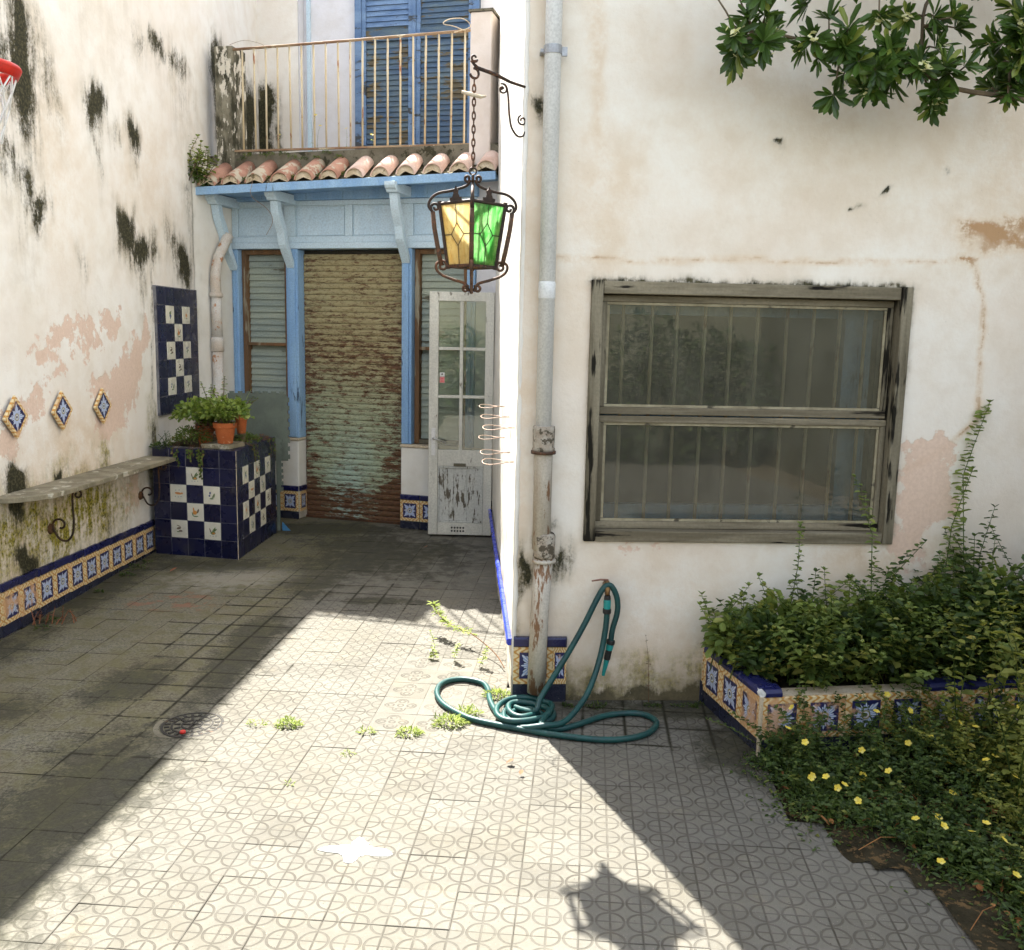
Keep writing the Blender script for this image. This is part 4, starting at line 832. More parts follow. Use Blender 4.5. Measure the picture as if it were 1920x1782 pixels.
fb('rail', SF, -1.262, 1.202, .0085, .034, 2.624, 2.678, 'blue_pale', sh, .003); fb('rail', SF, -1.262, 1.202, .0085, .034, 2.958, 3.0, 'blue_pale', sh, .003)
fb('beam', SF, -1.29, 1.22, -.16, .07, 3.002, 3.16, 'blue_deep', sh, .006)
# roller shutter
rsb = fb('roller_shutter', SF, -.553, .496, -.13, -.075, .005, 2.56, 'dark_room', sh)
sl = []; P = .0535
prof = [(0, .004), (.006, .0095), (.024, .0125), (.042, .0105), (.0505, .007), (.0525, .0)]
def slat_mesh(w):
    v = [(x, -yy, zz) for x in (-w/2, w/2) for zz, yy in prof]; n = len(prof)
    f = [(i, n+i, n+i+1, i+1) for i in range(n-1)] + [tuple(range(n)), tuple(range(2*n-1, n-1, -1))]
    o = mkobj('slat', v, f, 'rusty_shutter'); me = o.data; bpy.data.objects.remove(o); return me
SLM = slat_mesh(1.045)
for i in range(47): inst('slat', SLM, rsb, SF(-.0285, -.068+random.uniform(-.001, .001), .012+P*i), SF.ang)
fb('bottom_rail', SF, -.552, .495, -.07, -.04, .002, .024, 'iron_brown', rsb)
# louvred side lights
def louver_mesh(w, h=.058, mat='louver'):
    a = w/2; v = [(x, y, z) for x in (-a, a) for y, z in ((-.004, 0), (.010, h), (.016, h), (.004, 0))]
    o = mkobj('slat', v, [(0,4,5,1), (1,5,6,2), (2,6,7,3), (3,7,4,0), (0,1,2,3), (7,6,5,4)], mat); me = o.data; bpy.data.objects.remove(o); return me
for a, b in ((-1.195, -.684), (.60, 1.123)):
    o = fb('side_light', SF, a+.004, b-.004, -.15, -.10, .795, 2.56, 'louver', sh); w_ = b-a-.10
    for c, d_ in ((a+.003, a+.048), (b-.048, b-.003)): fb('frame', SF, c, d_, -.098, -.01, .795, 2.563, 'wood_brown', o, .004)
    fb('frame', SF, a+.05, b-.05, -.098, -.012, 2.52, 2.562, 'wood_brown', o, .004); fb('frame', SF, a+.05, b-.05, -.098, -.012, .795, .835, 'wood_grey', o, .004); fb('mid_rail', SF, a+.05, b-.05, -.090, -.016, 1.66, 1.69, 'wood_brown', o, .003)
    me = louver_mesh(w_-.004)
    for i in range(28):
        z = .842+.060*i
        if z < 2.47 and not 1.615 < z < 1.68: inst('slat', me, o, SF((a+b)/2, -.062, z), SF.ang)
    pass
# drain pipe at the left, running up under the canopy
lp = thing('drain_pipe', 'cream drain pipe with a bent top on the wall left of the shopfront', 'drain pipe', splay(.24, .06, 0))
MB().tube([splay(.22, .06, z) for z in (.0, 1.62)], .050, 14).build('lower_pipe', 'pipe_left', lp, smooth=True)
MB().tube([splay(.22, .06, z) for z in (1.60, 1.61, 1.72, 1.735)], [.052, .060, .060, .052], 14).build('socket', 'pipe_left', lp, smooth=True)
MB().tube([splay(.22, .06, z) for z in (1.70, 2.12)], .048, 14).build('pipe', 'pipe_left', lp, smooth=True)
MB().tube([splay(.22, .06, z) for z in (2.10, 2.11, 2.135, 2.145)], [.052, .062, .062, .052], 14).build('socket', 'pipe_left', lp, smooth=True)
MB().tube(spline([splay(.22, .06, 2.12), splay(.22, .06, 2.30), splay(.26, .062, 2.45), splay(.34, .07, 2.58), splay(.40, .08, 2.68)], 4), .047, 14).build('bend', 'pipe_left', lp, smooth=True)

# ------------------------------------------------------------------ tiled canopy over it
cz = lambda s: 3.065+.0375*s
cp = thing('tiled_canopy', 'small canopy with clay barrel tiles and a blue eaves board above the shopfront', 'canopy', CN(0, 0, 3.0))
def sbox(fr, s0, s1, w0, w1, za, zb):
    P = [fr(a, b, c+.0375*a) for c in (za, zb) for a, b in ((s0, w0), (s1, w0), (s1, w1), (s0, w1))]
    return MB().add(P, [(0,1,2,3), (7,6,5,4), (4,5,1,0), (5,6,2,1), (6,7,3,2), (7,4,0,3)])
sbox(CN, 0, 2.80, -.012, .022, 2.995, 3.066).build('eaves_board', 'blue_deep', cp, bevel=.005)
sbox(CN, .01, 2.79, -.62, -.014, 3.028, 3.050).build('soffit', 'blue_deep', cp)
for s in (-1.232, -.62, .548):
    e0 = SF(s, .05, 0); fr = frame(e0.to_2d(), (SF.n).to_2d()); ze = 3.02+.0375*((e0-CN.o).dot(CN.t))
    MB().poly([(-.05, ze-.085), (.33, ze-.085), (.345, ze-.06), (.36, ze-.055), (.375, ze-.03), (.375, ze), (-.05, ze)], (-.05, .05), fr).build('bracket_block', 'blue_pale', cp, bevel=.004)
    c1 = spline([(.30, ze-.086), (.275, ze-.20), (.225, ze-.30), (.19, ze-.36), (.165, ze-.46), (.10, ze-.55), (.02, ze-.66)], 3); c2 = spline([(.005, ze-.62), (.07, ze-.50), (.115, ze-.42), (.13, ze-.34), (.165, ze-.26), (.215, ze-.17), (.235, ze-.086)], 3)
    MB().poly([tuple(p) for p in c1] + [tuple(p) for p in c2], (-.038, .038), fr).build('bracket', 'blue_pale', cp, bevel=.003)
MB().add([CN(s, w, z+.0375*s) for s in (0, 2.8) for w, z in ((.0, 3.068), (-.40, 3.26), (-.40, 3.05), (-.0, 3.052))], [(0,4,5,1), (1,5,6,2), (2,6,7,3), (3,7,4,0), (0,1,2,3), (7,6,5,4)]).build('channel_bed', 'curb_mossy', cp)
def barrel(R0, R1, L, rise, th=.011):
    ns = 10; V = []; F = []
    for rr in (0, 1):
        for j, (w, z, R) in enumerate(((0, 0, R0), (L*.5, rise*.5, (R0+R1)/2), (L, rise, R1))):
            for k in range(ns+1):
                a = math.pi*(.02+.96*k/ns); R_ = R-(th if rr else 0); V.append((R_*math.cos(a), w, z+R_*math.sin(a)))
    n = ns+1; o = 3*n
    for j in range(2):
        for k in range(ns): F += [(j*n+k, j*n+k+1, (j+1)*n+k+1, (j+1)*n+k), (o+(j+1)*n+k, o+(j+1)*n+k+1, o+j*n+k+1, o+j*n+k)]
    for k in range(ns): F += [(k, o+k, o+k+1, k+1), (2*n+k, 2*n+k+1, o+2*n+k+1, o+2*n+k)]
    return V, F
V_, F_ = barrel(.088, .074, .40, .21)
o = mkobj('roof_tile', V_, F_, 'roof_clay', smooth=True); BT = o.data; bpy.data.objects.remove(o)
o = mkobj('roof_tile', V_, F_, 'roof_clay_sunlit', smooth=True); BTP = o.data; bpy.data.objects.remove(o)
o = mkobj('mortar_plug', [(.080*math.cos(math.pi*k/10), .018+random.uniform(-.006, .004), .080*math.sin(math.pi*k/10)) for k in range(11)]+[(0, .008, .03)], [(k, k+1, 11) for k in range(10)], 'mortar'); MP = o.data; bpy.data.objects.remove(o)
for i in range(12):
    s = .15+.2335*i; q = inst('roof_tile', BTP if i >= 6 else BT, cp, CN(s, .035+random.uniform(-.012, .012), cz(s)+.002), CN.ang+random.gauss(0, .025))  # right-hand tiles carry a paler clay, sunlight put into their colour
    m_ = bpy.data.objects.new('mortar_plug', MP); COL.objects.link(m_); m_.parent = q
wr = MB().tube(spline([CN(.60, .03, 3.16), CN(.615, .06, 3.09), CN(.60, .05, 2.98), CN(.70, -.05, 2.88), CN(.735, -.08, 2.78), CN(.66, -.1, 2.66)], 5), .0022, 5).build('loose_wire', 'wire'); tag(wr, 'thin loose wire hanging from the canopy edge over the blue panels', 'wire')

# ------------------------------------------------------------------ terrace house above
th = thing('terrace_house', 'pale house behind the terrace with tall blue louvred shutters', 'house', UW(0, 0, 3.3))
um = lambda A, Z: np.maximum(blobs(A, Z, [(-1.72,4.12,.20,.38,1.3),(-1.55,4.35,.12,.2,1.1),(-1.85,4.02,.15,.35,1.2),(-1.45,3.9,.06,.3,.8)]), 0)
wall_grid('upper_wall', UW, ticks(-1.20, 1.4, .06), ticks(3.3, 5.65, .06), 'plaster_upper', th, {}, und=.004, seed=31)
wall_grid('gable_wall', frame(UW(0, .14, 0).to_2d(), UW.t.to_2d()), ticks(-2.1, -1.20, .03), ticks(3.3, 6.9, .03), 'plaster_left', th, dict(mold=um, ochre=lambda A, Z: 0*A), und=.004, seed=33)
fb('upper_core', UW, -1.21, 1.5, -.35, -.015, 3.3, 5.64, 'plaster_upper', th); fb('gable_core', UW, -2.1, -1.2005, -.8, .125, 3.3, 6.89, 'plaster_upper', th)
MB().add([Vector(p) for p in ((-2.95,9.0,3.40),(-.1,8.25,3.44),(-.1,10.5,3.44),(-2.95,10.9,3.40),(-2.95,9.0,3.10),(-.1,8.25,3.14),(-.1,10.5,3.14),(-2.95,10.9,3.10))], [(0,1,2,3), (7,6,5,4), (0,4,5,1), (1,5,6,2), (2,6,7,3), (3,7,4,0)]).build('terrace_slab', 'concrete', th)
fb('curb', RL, -.22, 2.42, -.20, -.02, 3.2, 3.385, 'curb_mossy', th, .02)
pL = fb('pier', RL, -.20, -.015, -.22, .02, 3.2, 4.36, 'pier_moldy', th, .012); pR = fb('pier', RL, 2.25, 2.44, -.5, .05, 3.15, 4.50, 'plaster_rosy', th, .012); fb('pier_coping', RL, 2.235, 2.45, -.5, .06, 4.501, 4.52, 'concrete', pR)
fb('conduit', UW, -1.155, -1.115, .0, .03, 3.4, 5.6, 'blue_pale', th)
# louvred double shutter
ds = fb('shutter_frame', UW, -.575, .80, .002, .03, 3.60, 5.6, 'shutter_dark', th)
for a, b in ((-.575, -.50), (.735, .80), (.075, .115)): fb('stile', UW, a, b, .031, .075, 3.60, 5.6, 'blue_shutter', ds, .005)
lm = louver_mesh(.50, .052, 'shutter_dark'); lm2 = louver_mesh(.50, .052, 'blue_shutter')
for a, b, me in ((-.498, .073, lm), (.117, .733, lm)):
    for c, d_ in ((a, a+.045), (b-.045, b)): fb('leaf_stile', UW, c, d_, .031, .062, 3.62, 5.58, 'blue_shutter', ds, .004)
    fb('leaf_rail', UW, a+.046, b-.046, .031, .060, 3.62, 3.76, 'blue_shutter', ds, .004); fb('leaf_rail', UW, a+.046, b-.046, .031, .060, 4.86, 4.97, 'shutter_dark', ds, .004)
    for i in range(33):
        z = 3.765+.054*i
        if not 4.80 < z < 4.97:
            q = inst('slat', lm2 if z > 4.97 and a < 0 else me, ds, UW((a+b)/2, .045, z), UW.ang); q.scale = ((b-a-.092)/.50, 1, 1)
# ------------------------------------------------------------------ railing
rl = thing('balcony_railing', 'thin rusty cream railing along the terrace edge', 'railing', RL(0, 0, 3.43))
rz = lambda s: .018*s
MB().tube([RL(-.10, 0, 4.325), RL(1.1, 0, 4.345), RL(2.26, 0, 4.37)], .0125, 8).build('top_rail', 'rail_rust', rl, smooth=True)
MB().fbox(RL, -.02, 2.26, -.014, .014, 3.430, 3.447).build('bottom_rail', 'rail_rust', rl)
for i in range(19):
    s = .075+.1175*i; MB().tube([RL(s+random.uniform(-.006, .006), 0, 3.445), RL(s, 0, 4.326+rz(s))], .0088, 7).build('bar', 'rail_paint', rl, smooth=True)
k = MB().tube(spline([RL(2.20, .02, 4.36), RL(2.1, .03, 4.40), RL(2.0, .02, 4.43), RL(2.05, 0, 4.47), RL(2.18, .01, 4.46), RL(2.24, .02, 4.39), RL(2.1, .02, 4.355)], 6), .004, 5); tag(k.build('rope_end', 'mortar'), 'pale rope end knotted round the right end of the railing', 'rope')
k = MB().tube(spline([RL(-.05, 0, 4.37), RL(.1, 0, 4.40), RL(.27, 0, 4.36), RL(.3, 0, 4.33)], 5), .002, 4); tag(k.build('tie_wire', 'wire'), 'loop of thin wire on the left end of the railing', 'wire')

# ------------------------------------------------------------------ white glazed door standing open at the end of the flank
DR = frame((-.748, 8.215), (.567, -.012)); DW = .567
dr = thing('glazed_door', 'peeling white half-glazed door leaf standing open beside the sunlit wall', 'door', DR(DW/2, 0, .02))
for a, b in ((0, .082), (DW-.075, DW)): fb('stile', DR, a, b, -.022, .022, .02, 2.175, 'door_white', dr, .004)
for a, b in ((2.095, 2.175), (.645, .79), (.02, .13)): fb('rail', DR, .083, DW-.076, -.021, .0205, a, b, 'door_white', dr, .004)
fb('glazing_bar', DR, .268, .298, -.015, .017, .791, 2.094, 'door_white', dr, .004)
for z in (1.265, 1.685):
    for a, b in ((.083, .267), (.299, DW-.076)): fb('glazing_bar', DR, a, b, -.015, .016, z-.013, z+.013, 'door_white', dr, .003)
for za, zb in ((.791, 1.251), (1.279, 1.671), (1.699, 2.094)):
    for a, b in ((.083, .267), (.299, DW-.076)): fb('pane', DR, a, b, -.003, .001, za, zb, 'glass_door', dr)
pn = fb('lower_panel', DR, .083, DW-.076, -.010, .002, .131, .644, 'door_peeling', dr)
for a, b in ((.10, .225), (.228, .345), (.348, DW-.09)): fb('board', DR, a, b, .0025, .0075, .15, .63, 'door_peeling', pn, .003)
for a in (.10, .228, .348): pass
for a, b, c, d_ in ((.084, DW-.077, .131, .149), (.084, DW-.077, .626, .644), (.084, .099, .150, .625), (DW-.092, DW-.077, .150, .625)): fb('moulding', DR, a, b, .0025, .016, c, d_, 'door_peeling', pn, .004)
fb('cover_plate', DR, .225, .335, .0205, .026, .645, .672, 'wood_grey', dr)
k = MB()
for i in range(5):
    for j in range(2): k.tube([DR(.215+.026*i, .0215, .056+.03*j), DR(.215+.026*i, .0225, .056+.03*j)], .0095, 8)
k.build('vent_hole', 'black_plastic', dr)
hd = fb('lock_plate', DR, .025, .062, .022, .026, .74, .985, 'sticker_white', dr, .002)
MB().tube([DR(.044, .024, .895), DR(.044, .062, .895), DR(.060, .066, .893), DR(.155, .064, .862)], [.009, .008, .0075, .006], 8).build('handle', 'steel', hd, smooth=True)
st = fb('sticker', DR, .093, .135, .0015, .0025, 1.44, 1.475, 'sticker_white', dr); fb('sticker', DR, .093, .135, .0015, .0025, 1.385, 1.438, 'sticker_red', dr); fb('sticker_mark', DR, .107, .122, .0027, .0031, 1.455, 1.466, 'black_plastic', dr)
k = MB()
for j in range(3): k.fbox(DR, .100, .128, .0027, .0031, 1.394+.013*j, 1.398+.013*j)
k.build('sticker_mark', 'hoop_red', dr)

# ------------------------------------------------------------------ wire pot rings on the sunlit flank
for row, z in (('upper', 1.365), ('lower', 1.165)):
    for s, wd_ in ((-.28, 'nearest the corner'), (-.85, 'in the middle'), (-1.5, 'farthest in')):
        zz = z+random.uniform(-.015, .015); c = AW(s, .09, zz); ey = AW.t; ex = AW.n
        pts = [AW(s-.012, -.01, zz), AW(s-.012, .02, zz)] + [c + ex*(-.075*math.cos(t)) + ey*(.085*math.sin(t)) + UP*(.006*math.sin(2*t)) for t in [-.15+i*(2*math.pi-.1)/22 for i in range(1, 23)]] + [AW(s+.012, .02, zz), AW(s+.012, -.01, zz)]
        w_ = MB().tube(pts, .0024, 6).build('wire_ring', 'wire', smooth=True)
        tag(w_, f'bent wire pot ring on the sunlit flank, {row} row, {wd_}', 'wire ring', 'wire pot rings on the sunlit wall')

# ------------------------------------------------------------------ stone shelf on scroll brackets
sf = thing('stone_shelf', 'worn stone shelf with rounded ends on iron scroll brackets on the left wall', 'shelf', LW(1., 0, .8))
pts = [(-.02, 0), (2.12, 0), (2.17, .04), (2.17, .16), (2.12, .235), (2.02, .26), (.35, .26), (.15, .235), (.02, .15), (-.04, .06)]
pts = [tuple(p) for p in spline(pts, 3, True)]
zs = lambda s: .838-.018*s
n_ = len(pts); k = MB(); k.add([LW(s, w, zs(s)) for s, w in pts]+[LW(s, w, zs(s)-.032) for s, w in pts], [tuple(range(n_)), tuple(range(2*n_-1, n_-1, -1))]+[(i, n_+i, n_+(i+1) % n_, (i+1) % n_) for i in range(n_)])
k.build('slab', 'stone_shelf', sf, bevel=.006)
for s in (.60, 1.98):
    E_ = LW.n; B = lambda w, z: LW(s, w, z); zt2 = zs(s)-.034
    p = list(reversed(scroll(B(.185, zt2-.040), .034, .010, 2.6, -1.05, E_, UP, 18))) + [tuple(v) for v in spline([B(.150, zt2-.06), B(.150, zt2-.14), B(.152, zt2-.22), B(.14, zt2-.30), B(.105, zt2-.345), B(.055, zt2-.335), B(.022, zt2-.28)], 5)] + scroll(B(.062, zt2-.245), .054, .016, 3.6, -.85, E_, UP, 18)
    MB().tube(p, .007, 7).build('bracket', 'iron', sf, smooth=True)
    fb('bracket_plate', LW, s-.015, s+.015, .04, .25, zt2-.004, zt2+.001, 'iron', sf)
    MB().tube([B(-.01, zt2-.27), B(.012, zt2-.27)], [.04, .03], 7).build('wall_anchor', 'rust_slab', sf)

# ------------------------------------------------------------------ tiled planter block in the corner
PF = frame((-2.885, 7.352), (.718, -.156)); PW, PH, PD = .735, .872, 1.02
PS = frame(PF(PW, 0, 0).to_2d(), (.045, 1.0))        # right-hand side, faces +x
tpn = thing('tiled_planter', 'masonry planter clad in navy and painted white tiles in the corner', 'planter', PF(PW/2, 0, 0))
c0, c1, c2, c3 = PF(0, -.0025, 0), PF(PW, -.0025, 0), PS(PD, -.0025, 0), PF(0, -.0025, 0)+(PS(PD, 0, 0)-PS(0, 0, 0))
c1 = PF(PW-.0025, -.0025, 0)
c2 = PS(PD, -.0025, 0)
k = MB(); R8 = [p + UP*z for z in (0, PH-.012) for p in (c0, c1, c2, c3)]; k.add(R8, [(3,2,1,0), (4,5,6,7), (0,1,5,4), (1,2,6,5), (2,3,7,6), (3,0,4,7)]); k.build('body', 'grout', tpn)
checker(PF, ['.....', '..S..', '.F.T.', '..R..', '.I.S.', '.....'], .0, PW/5, PH, PH/6, 0, tpn)
checker(PS, ['.......', '.G.R.P.', '..F.T..', '.A.R.I.', '..T.I..', '.......'], .0, PD/7, PH, PH/6, 0, tpn)
RIM = tile_mesh(.145, .11, .012, 'tile_navy')
for i in range(5):
    o = inst('rim_tile', RIM, tpn, PF(PW/5*(i+.5), -.056, PH+.002), rot=(0, 0, 0)); o.rotation_euler = (Matrix.Rotation(PF.ang, 4, 'Z') @ Matrix.Rotation(-math.pi/2, 4, 'X')).to_euler()
for i in range(1, 7):
    o = inst('rim_tile', RIM, tpn, PS(PD/7*(i+.5), -.056, PH+.002)); o.rotation_euler = (Matrix.Rotation(PS.ang, 4, 'Z') @ Matrix.Rotation(-math.pi/2, 4, 'X')).to_euler()
k = MB(); k.add([PF(.02, -.11, PH-.006), PF(PW-.11, -.11, PH-.006), PS(PD, -.11, PH-.006), c3+UP*(PH-.006)], [(0,1,2,3)]); k.build('soil', 'soil', tpn)
k = MB().tube([PF(PW-.002, -.003, 0), PF(PW-.002, -.003, PH)], .003, 6).build('corner_joint', 'mortar', tpn)
# foam play mat leaning behind it
fm = []
def jig(L, n, d, h):
    out = []
    for i in range(n):
        a = L*i/n; w = L/n; out += [(a+w*.25, 0), (a+w*.2, h), (a+w*.8, h), (a+w*.75, 0)]
    return out
MF = frame((-2.62, 8.44), (.56, .02))
edge_top = [(x, .62+y) for x, y in jig(.52, 7, 1, .018)]; edge_r = [(.53+y, .60-x) for x, y in jig(.60, 8, 1, .018)]
fo = MB().poly([(0, 0), (0, .62)] + edge_top + [(.53, .60)] + edge_r + [(.53, 0)], (-.006, .006), frame((-2.60, 8.43), (.5, .06))).build('foam_mat', 'foam')
fo.location = (0, 0, .62); tag(fo, 'grey foam play mat with jigsaw edge standing behind the tiled planter', 'foam mat')
fr_ = frame((-2.135, 8.30), (.35, -.02))
fo2 = MB().poly([(0, .0), (0, .86)] + [(.045+y, .86-x) for x, y in jig(.50, 9, 1, .016)] + [(.03, .35), (.028, 0)], (-.006, .006), fr_).build('foam_mat', 'foam'); tag(fo2, 'narrow strip of grey foam mat upright between planter and white plinth', 'foam mat')
bl_ = MB().poly([(0, 0), (.0, .085), (.075, 0)], (-.004, .004), frame((-2.09, 8.30), (.3, .02))).build('plastic_offcut', 'blue_plastic'); tag(bl_, 'small blue plastic triangle on the paving by the tiled planter', 'plastic piece')

# ------------------------------------------------------------------ plants: helpers
def leaves(name, base, dr_, nrm, L, W, mat, parent, mid=.45, fold=.18, droop=.25):
    base, dr_, nrm = (np.asarray(a, float).reshape(-1, 3) for a in (base, dr_, nrm)); N = len(base); L = np.broadcast_to(L, N)[:, None]; W = np.broadcast_to(W, N)[:, None]
    dr_ = dr_/np.linalg.norm(dr_, axis=1, keepdims=True); side = np.cross(dr_, nrm); side /= np.maximum(np.linalg.norm(side, axis=1, keepdims=True), 1e-6); up_ = np.cross(side, dr_)
    tip = base+dr_*L-up_*L*droop; f_ = up_*W*fold
    def pt(u, v): return base+dr_*L*u-up_*L*droop*u*u+side*W*v+f_*abs(v)*2
    m1, m2 = mid*.62, mid+(1-mid)*.5
    V = np.stack([base, pt(m1, .42), pt(m2, .46), tip, pt(m2, -.46), pt(m1, -.42)], 1).reshape(-1, 3); k = np.arange(N)*6
    F = np.concatenate([np.stack([k, k+3, k+2, k+1], 1), np.stack([k, k+5, k+4, k+3], 1)])
    return mkobj(name, V, F.tolist(), mat, parent)
def rnd_dir(n, zlo=-.2, zhi=.6):
    a = RNG.uniform(0, 2*math.pi, n); z = RNG.uniform(zlo, zhi, n); r = np.sqrt(np.maximum(0, 1-z*z)); return np.stack([r*np.cos(a), r*np.sin(a), z], 1)
def herb(root, stems, hmin, hmax, spread, leafL, mat, parent, stem_mat='leaf_fern', gap=.035, lean=(0, 0), r=.0035, rootspread=.05, taper=.55, flower=None, names=('foliage', 'stem')):
    """leafy plant: upright stems carrying crossed pairs of leaves that get smaller upwards"""
    B, D, Nn, Ls = [], [], [], []; st = MB(); FB = []
    for i in range(stems):
        h = random.uniform(hmin, hmax)*random.uniform(.8, 1.08); lsz = random.uniform(.65, 1.35); a = random.uniform(0, 6.283); sp = spread*random.random()**.6
        p0 = Vector(root)+Vector((random.gauss(0, rootspread), random.gauss(0, rootspread), 0))
        p2 = p0+Vector((math.cos(a)*sp*h+lean[0]*h, math.sin(a)*sp*h+lean[1]*h, h*math.sqrt(max(.2, 1-sp*sp*.6)))); p1 = (p0+p2)/2+Vector((random.gauss(0, .12*h), random.gauss(0, .12*h), h*.14))
        q = lambda t: p0*(1-t)**2+p1*2*t*(1-t)+p2*t*t
        st.tube([q(t) for t in (0, .33, .66, 1)], [r, r*.8, r*.6, r*.35], 4)
        n = max(3, int(h/gap)); ph = random.uniform(0, 3)
        for j in range(n):
            t = .15+.85*(j+random.random()*.5)/n; P_ = q(min(t, 1)); sz = leafL*lsz*(1-taper*t)*random.uniform(.6, 1.25)
            for s_ in (0, math.pi):
                aa = ph+j*1.57+s_+random.gauss(0, .25); el = random.uniform(-.1, .55)
                B.append(P_); D.append((math.cos(aa)*math.cos(el), math.sin(aa)*math.cos(el), math.sin(el))); Nn.append((random.gauss(0, .25), random.gauss(0, .25), 1)); Ls.append(sz)
        tipn = 4
        for j in range(tipn):
            aa = random.uniform(0, 6.28); B.append(q(1)); D.append((math.cos(aa)*.6, math.sin(aa)*.6, .8)); Nn.append((0, .2, 1)); Ls.append(leafL*.4)
        FB.append(q(1))
    Ls = np.array(Ls); leaves(names[0], B, D, Nn, Ls, Ls*.66, mat, parent); st.build(names[1], stem_mat, parent)
    if flower: blossoms(FB, parent, *flower)
    return FB
def blossoms(P, parent, mat='petal_yellow', size=.013, n=5, name='blossoms'):
    B, D, Nn = [], [], []
    for p in P:
        ax = Vector((random.gauss(0, .5), random.gauss(-.3, .5), 1)).normalized(); u = ax.orthogonal().normalized(); v = ax.cross(u)
        for i in range(n):
            a = i*2*math.pi/n; d_ = u*math.cos(a)+v*math.sin(a)+ax*.35; B.append(p); D.append(d_); Nn.append(ax)
    leaves(name, B, D, Nn, size, size*.85, mat, parent, mid=.6, fold=.05, droop=.1)
def mound(c, rad, n, L, mat, parent, name='foliage', flat=.7, wr=.6, mid=.55, zlo=-.1):
    """dense cushion of small leaves facing outwards"""
    d_ = rnd_dir(n, zlo, 1); rr = RNG.uniform(.35, 1, n)[:, None]**.6; lump = .75+.5*fbm(d_[:, 0]*3+5, d_[:, 1]*3+d_[:, 2]*2, 3)[:, None]
    P = np.array(c)+d_*rr*np.array(rad)*lump*np.array((1, 1, flat)); D = d_+RNG.normal(0, .6, (n, 3)); N_ = RNG.normal(0, .5, (n, 3))+np.array((0, 0, 1)); Ls = L*RNG.uniform(.6, 1.2, n)
    return leaves(name, P, D, N_, Ls, Ls*wr, mat, parent, mid=mid)

# ------------------------------------------------------------------ pots on the planter
def pot(loc, r, h, label, rim=True, lean=None, strap=False):
    t = thing('potted_plant', label, 'potted plant', loc, 'clay pots on the tiled planter')
    pr = [(0, .004), (r*.66, .0), (r*.66, .004), (r*.90, h*.74), (r*1.0, h*.745), (r*1.04, h*.76), (r*1.06, h*.98), (r*1.03, h), (r*.95, h), (r*.92, h*.9), (0, h*.88)]
    MB().lathe(pr, loc, 26).build('pot', 'terracotta', t, smooth=False); return t
P1 = PF(PW-.17, -.145, PH+.042); P2 = PF(PW-.40, -.24, PH+.01); P3 = PS(.52, -.13, PH+.01)
sl_ = MB().fbox(PF, PW-.33, PW-.085, -.30, -.05, PH+.004, PH+.038).build('stone_slab', 'stone_shelf'); tag(sl_, 'thin stone slab under the front clay pot on the tiled planter', 'slab')
a1 = pot(P1, .088, .165, 'large clay pot with bushy jade plant at the front corner of the tiled planter')
herb(Vector(P1)+UP*.14, 26, .10, .24, .75, .034, 'leaf_succulent', a1, 'bark', gap=.02, r=.005, rootspread=.03, taper=.1)
mound(Vector(P1)+Vector((0, 0, .23)), (.21, .17, .15), 620, .042, 'leaf_succulent', a1, 'crown', .8, .75, .65)
a2 = pot(P2, .075, .155, 'clay pot half hidden by trailing leaves, left of the front jade plant')
herb(Vector(P2)+UP*.13, 22, .12, .28, .8, .036, 'leaf_succulent', a2, 'bark', gap=.022, r=.005, rootspread=.03, taper=.1)
mound(Vector(P2)+Vector((-.03, 0, .23)), (.22, .16, .16), 640, .042, 'leaf_succulent', a2, 'crown', .8, .75, .65)
herb(Vector(P2)+Vector((.06, .06, .14)), 5, .3, .40, .35, .040, 'leaf_succulent', a2, 'bark', gap=.03, r=.006, rootspread=.02, taper=.2, names=('tall_shoots', 'tall_stems'))
a3 = pot(Vector(P3)+UP*.075, .052, .15, 'small clay wall pot with straggly plant at the back of the tiled planter')
MB().tube([Vector(P3), Vector(P3)+UP*.08], [.03, .035], 8).build('foot', 'bark', a3)
herb(Vector(P3)+UP*.20, 16, .08, .22, .9, .034, 'leaf_trail', a3, 'twig_brown', gap=.026, r=.0035, rootspread=.02, taper=.2)
MB().tube(spline([Vector(P3)+UP*.2, Vector(P3)+Vector((.04, -.02, .33)), Vector(P3)+Vector((.10, -.03, .45))], 5), .002, 4).build('dry_stalk', 'leaf_grass', a3)
tr = thing('trailing_plant', 'trailing small-leaved plant spilling over the front edge of the tiled planter', 'plant', PF(.30, -.05, PH))
mound(PF(.30, -.10, PH+.06), (.16, .12, .12), 620, .022, 'leaf_trail', tr, 'foliage', .9, .7)
mound(PF(.40, -.14, PH+.10), (.14, .10, .10), 320, .020, 'leaf_reddish', tr, 'red_foliage', .9, .6)
B, D = [], []; st = MB()
for i in range(9):
    s = random.uniform(.18, .46) if i < 7 else .43; L_ = random.uniform(.06, .16) if i < 7 else .24; p = [PF(s, -.03, PH+.03), PF(s+.005, .02, PH-.005), PF(s+.01, .022, PH-L_*.5), PF(s+.012, .02, PH-L_)]; st.tube(p, .0018, 4)
    for j in range(int(L_/.014)):
        t = j/(L_/.014); B.append(p[1].lerp(p[3], t)); D.append((random.gauss(0, .6), random.gauss(-.5, .4), random.gauss(-.2, .4)))
leaves('hanging_leaves', B, D, [(0, -1, .5)]*len(B), .022, .017, 'leaf_trail', tr); st.build('hanging_stems', 'twig_brown', tr)
t2 = thing('trailing_plant', 'wisps of creeping plant hanging down the right side of the tiled planter', 'plant', PS(.45, 0, PH))
B, D = [], []; st = MB()
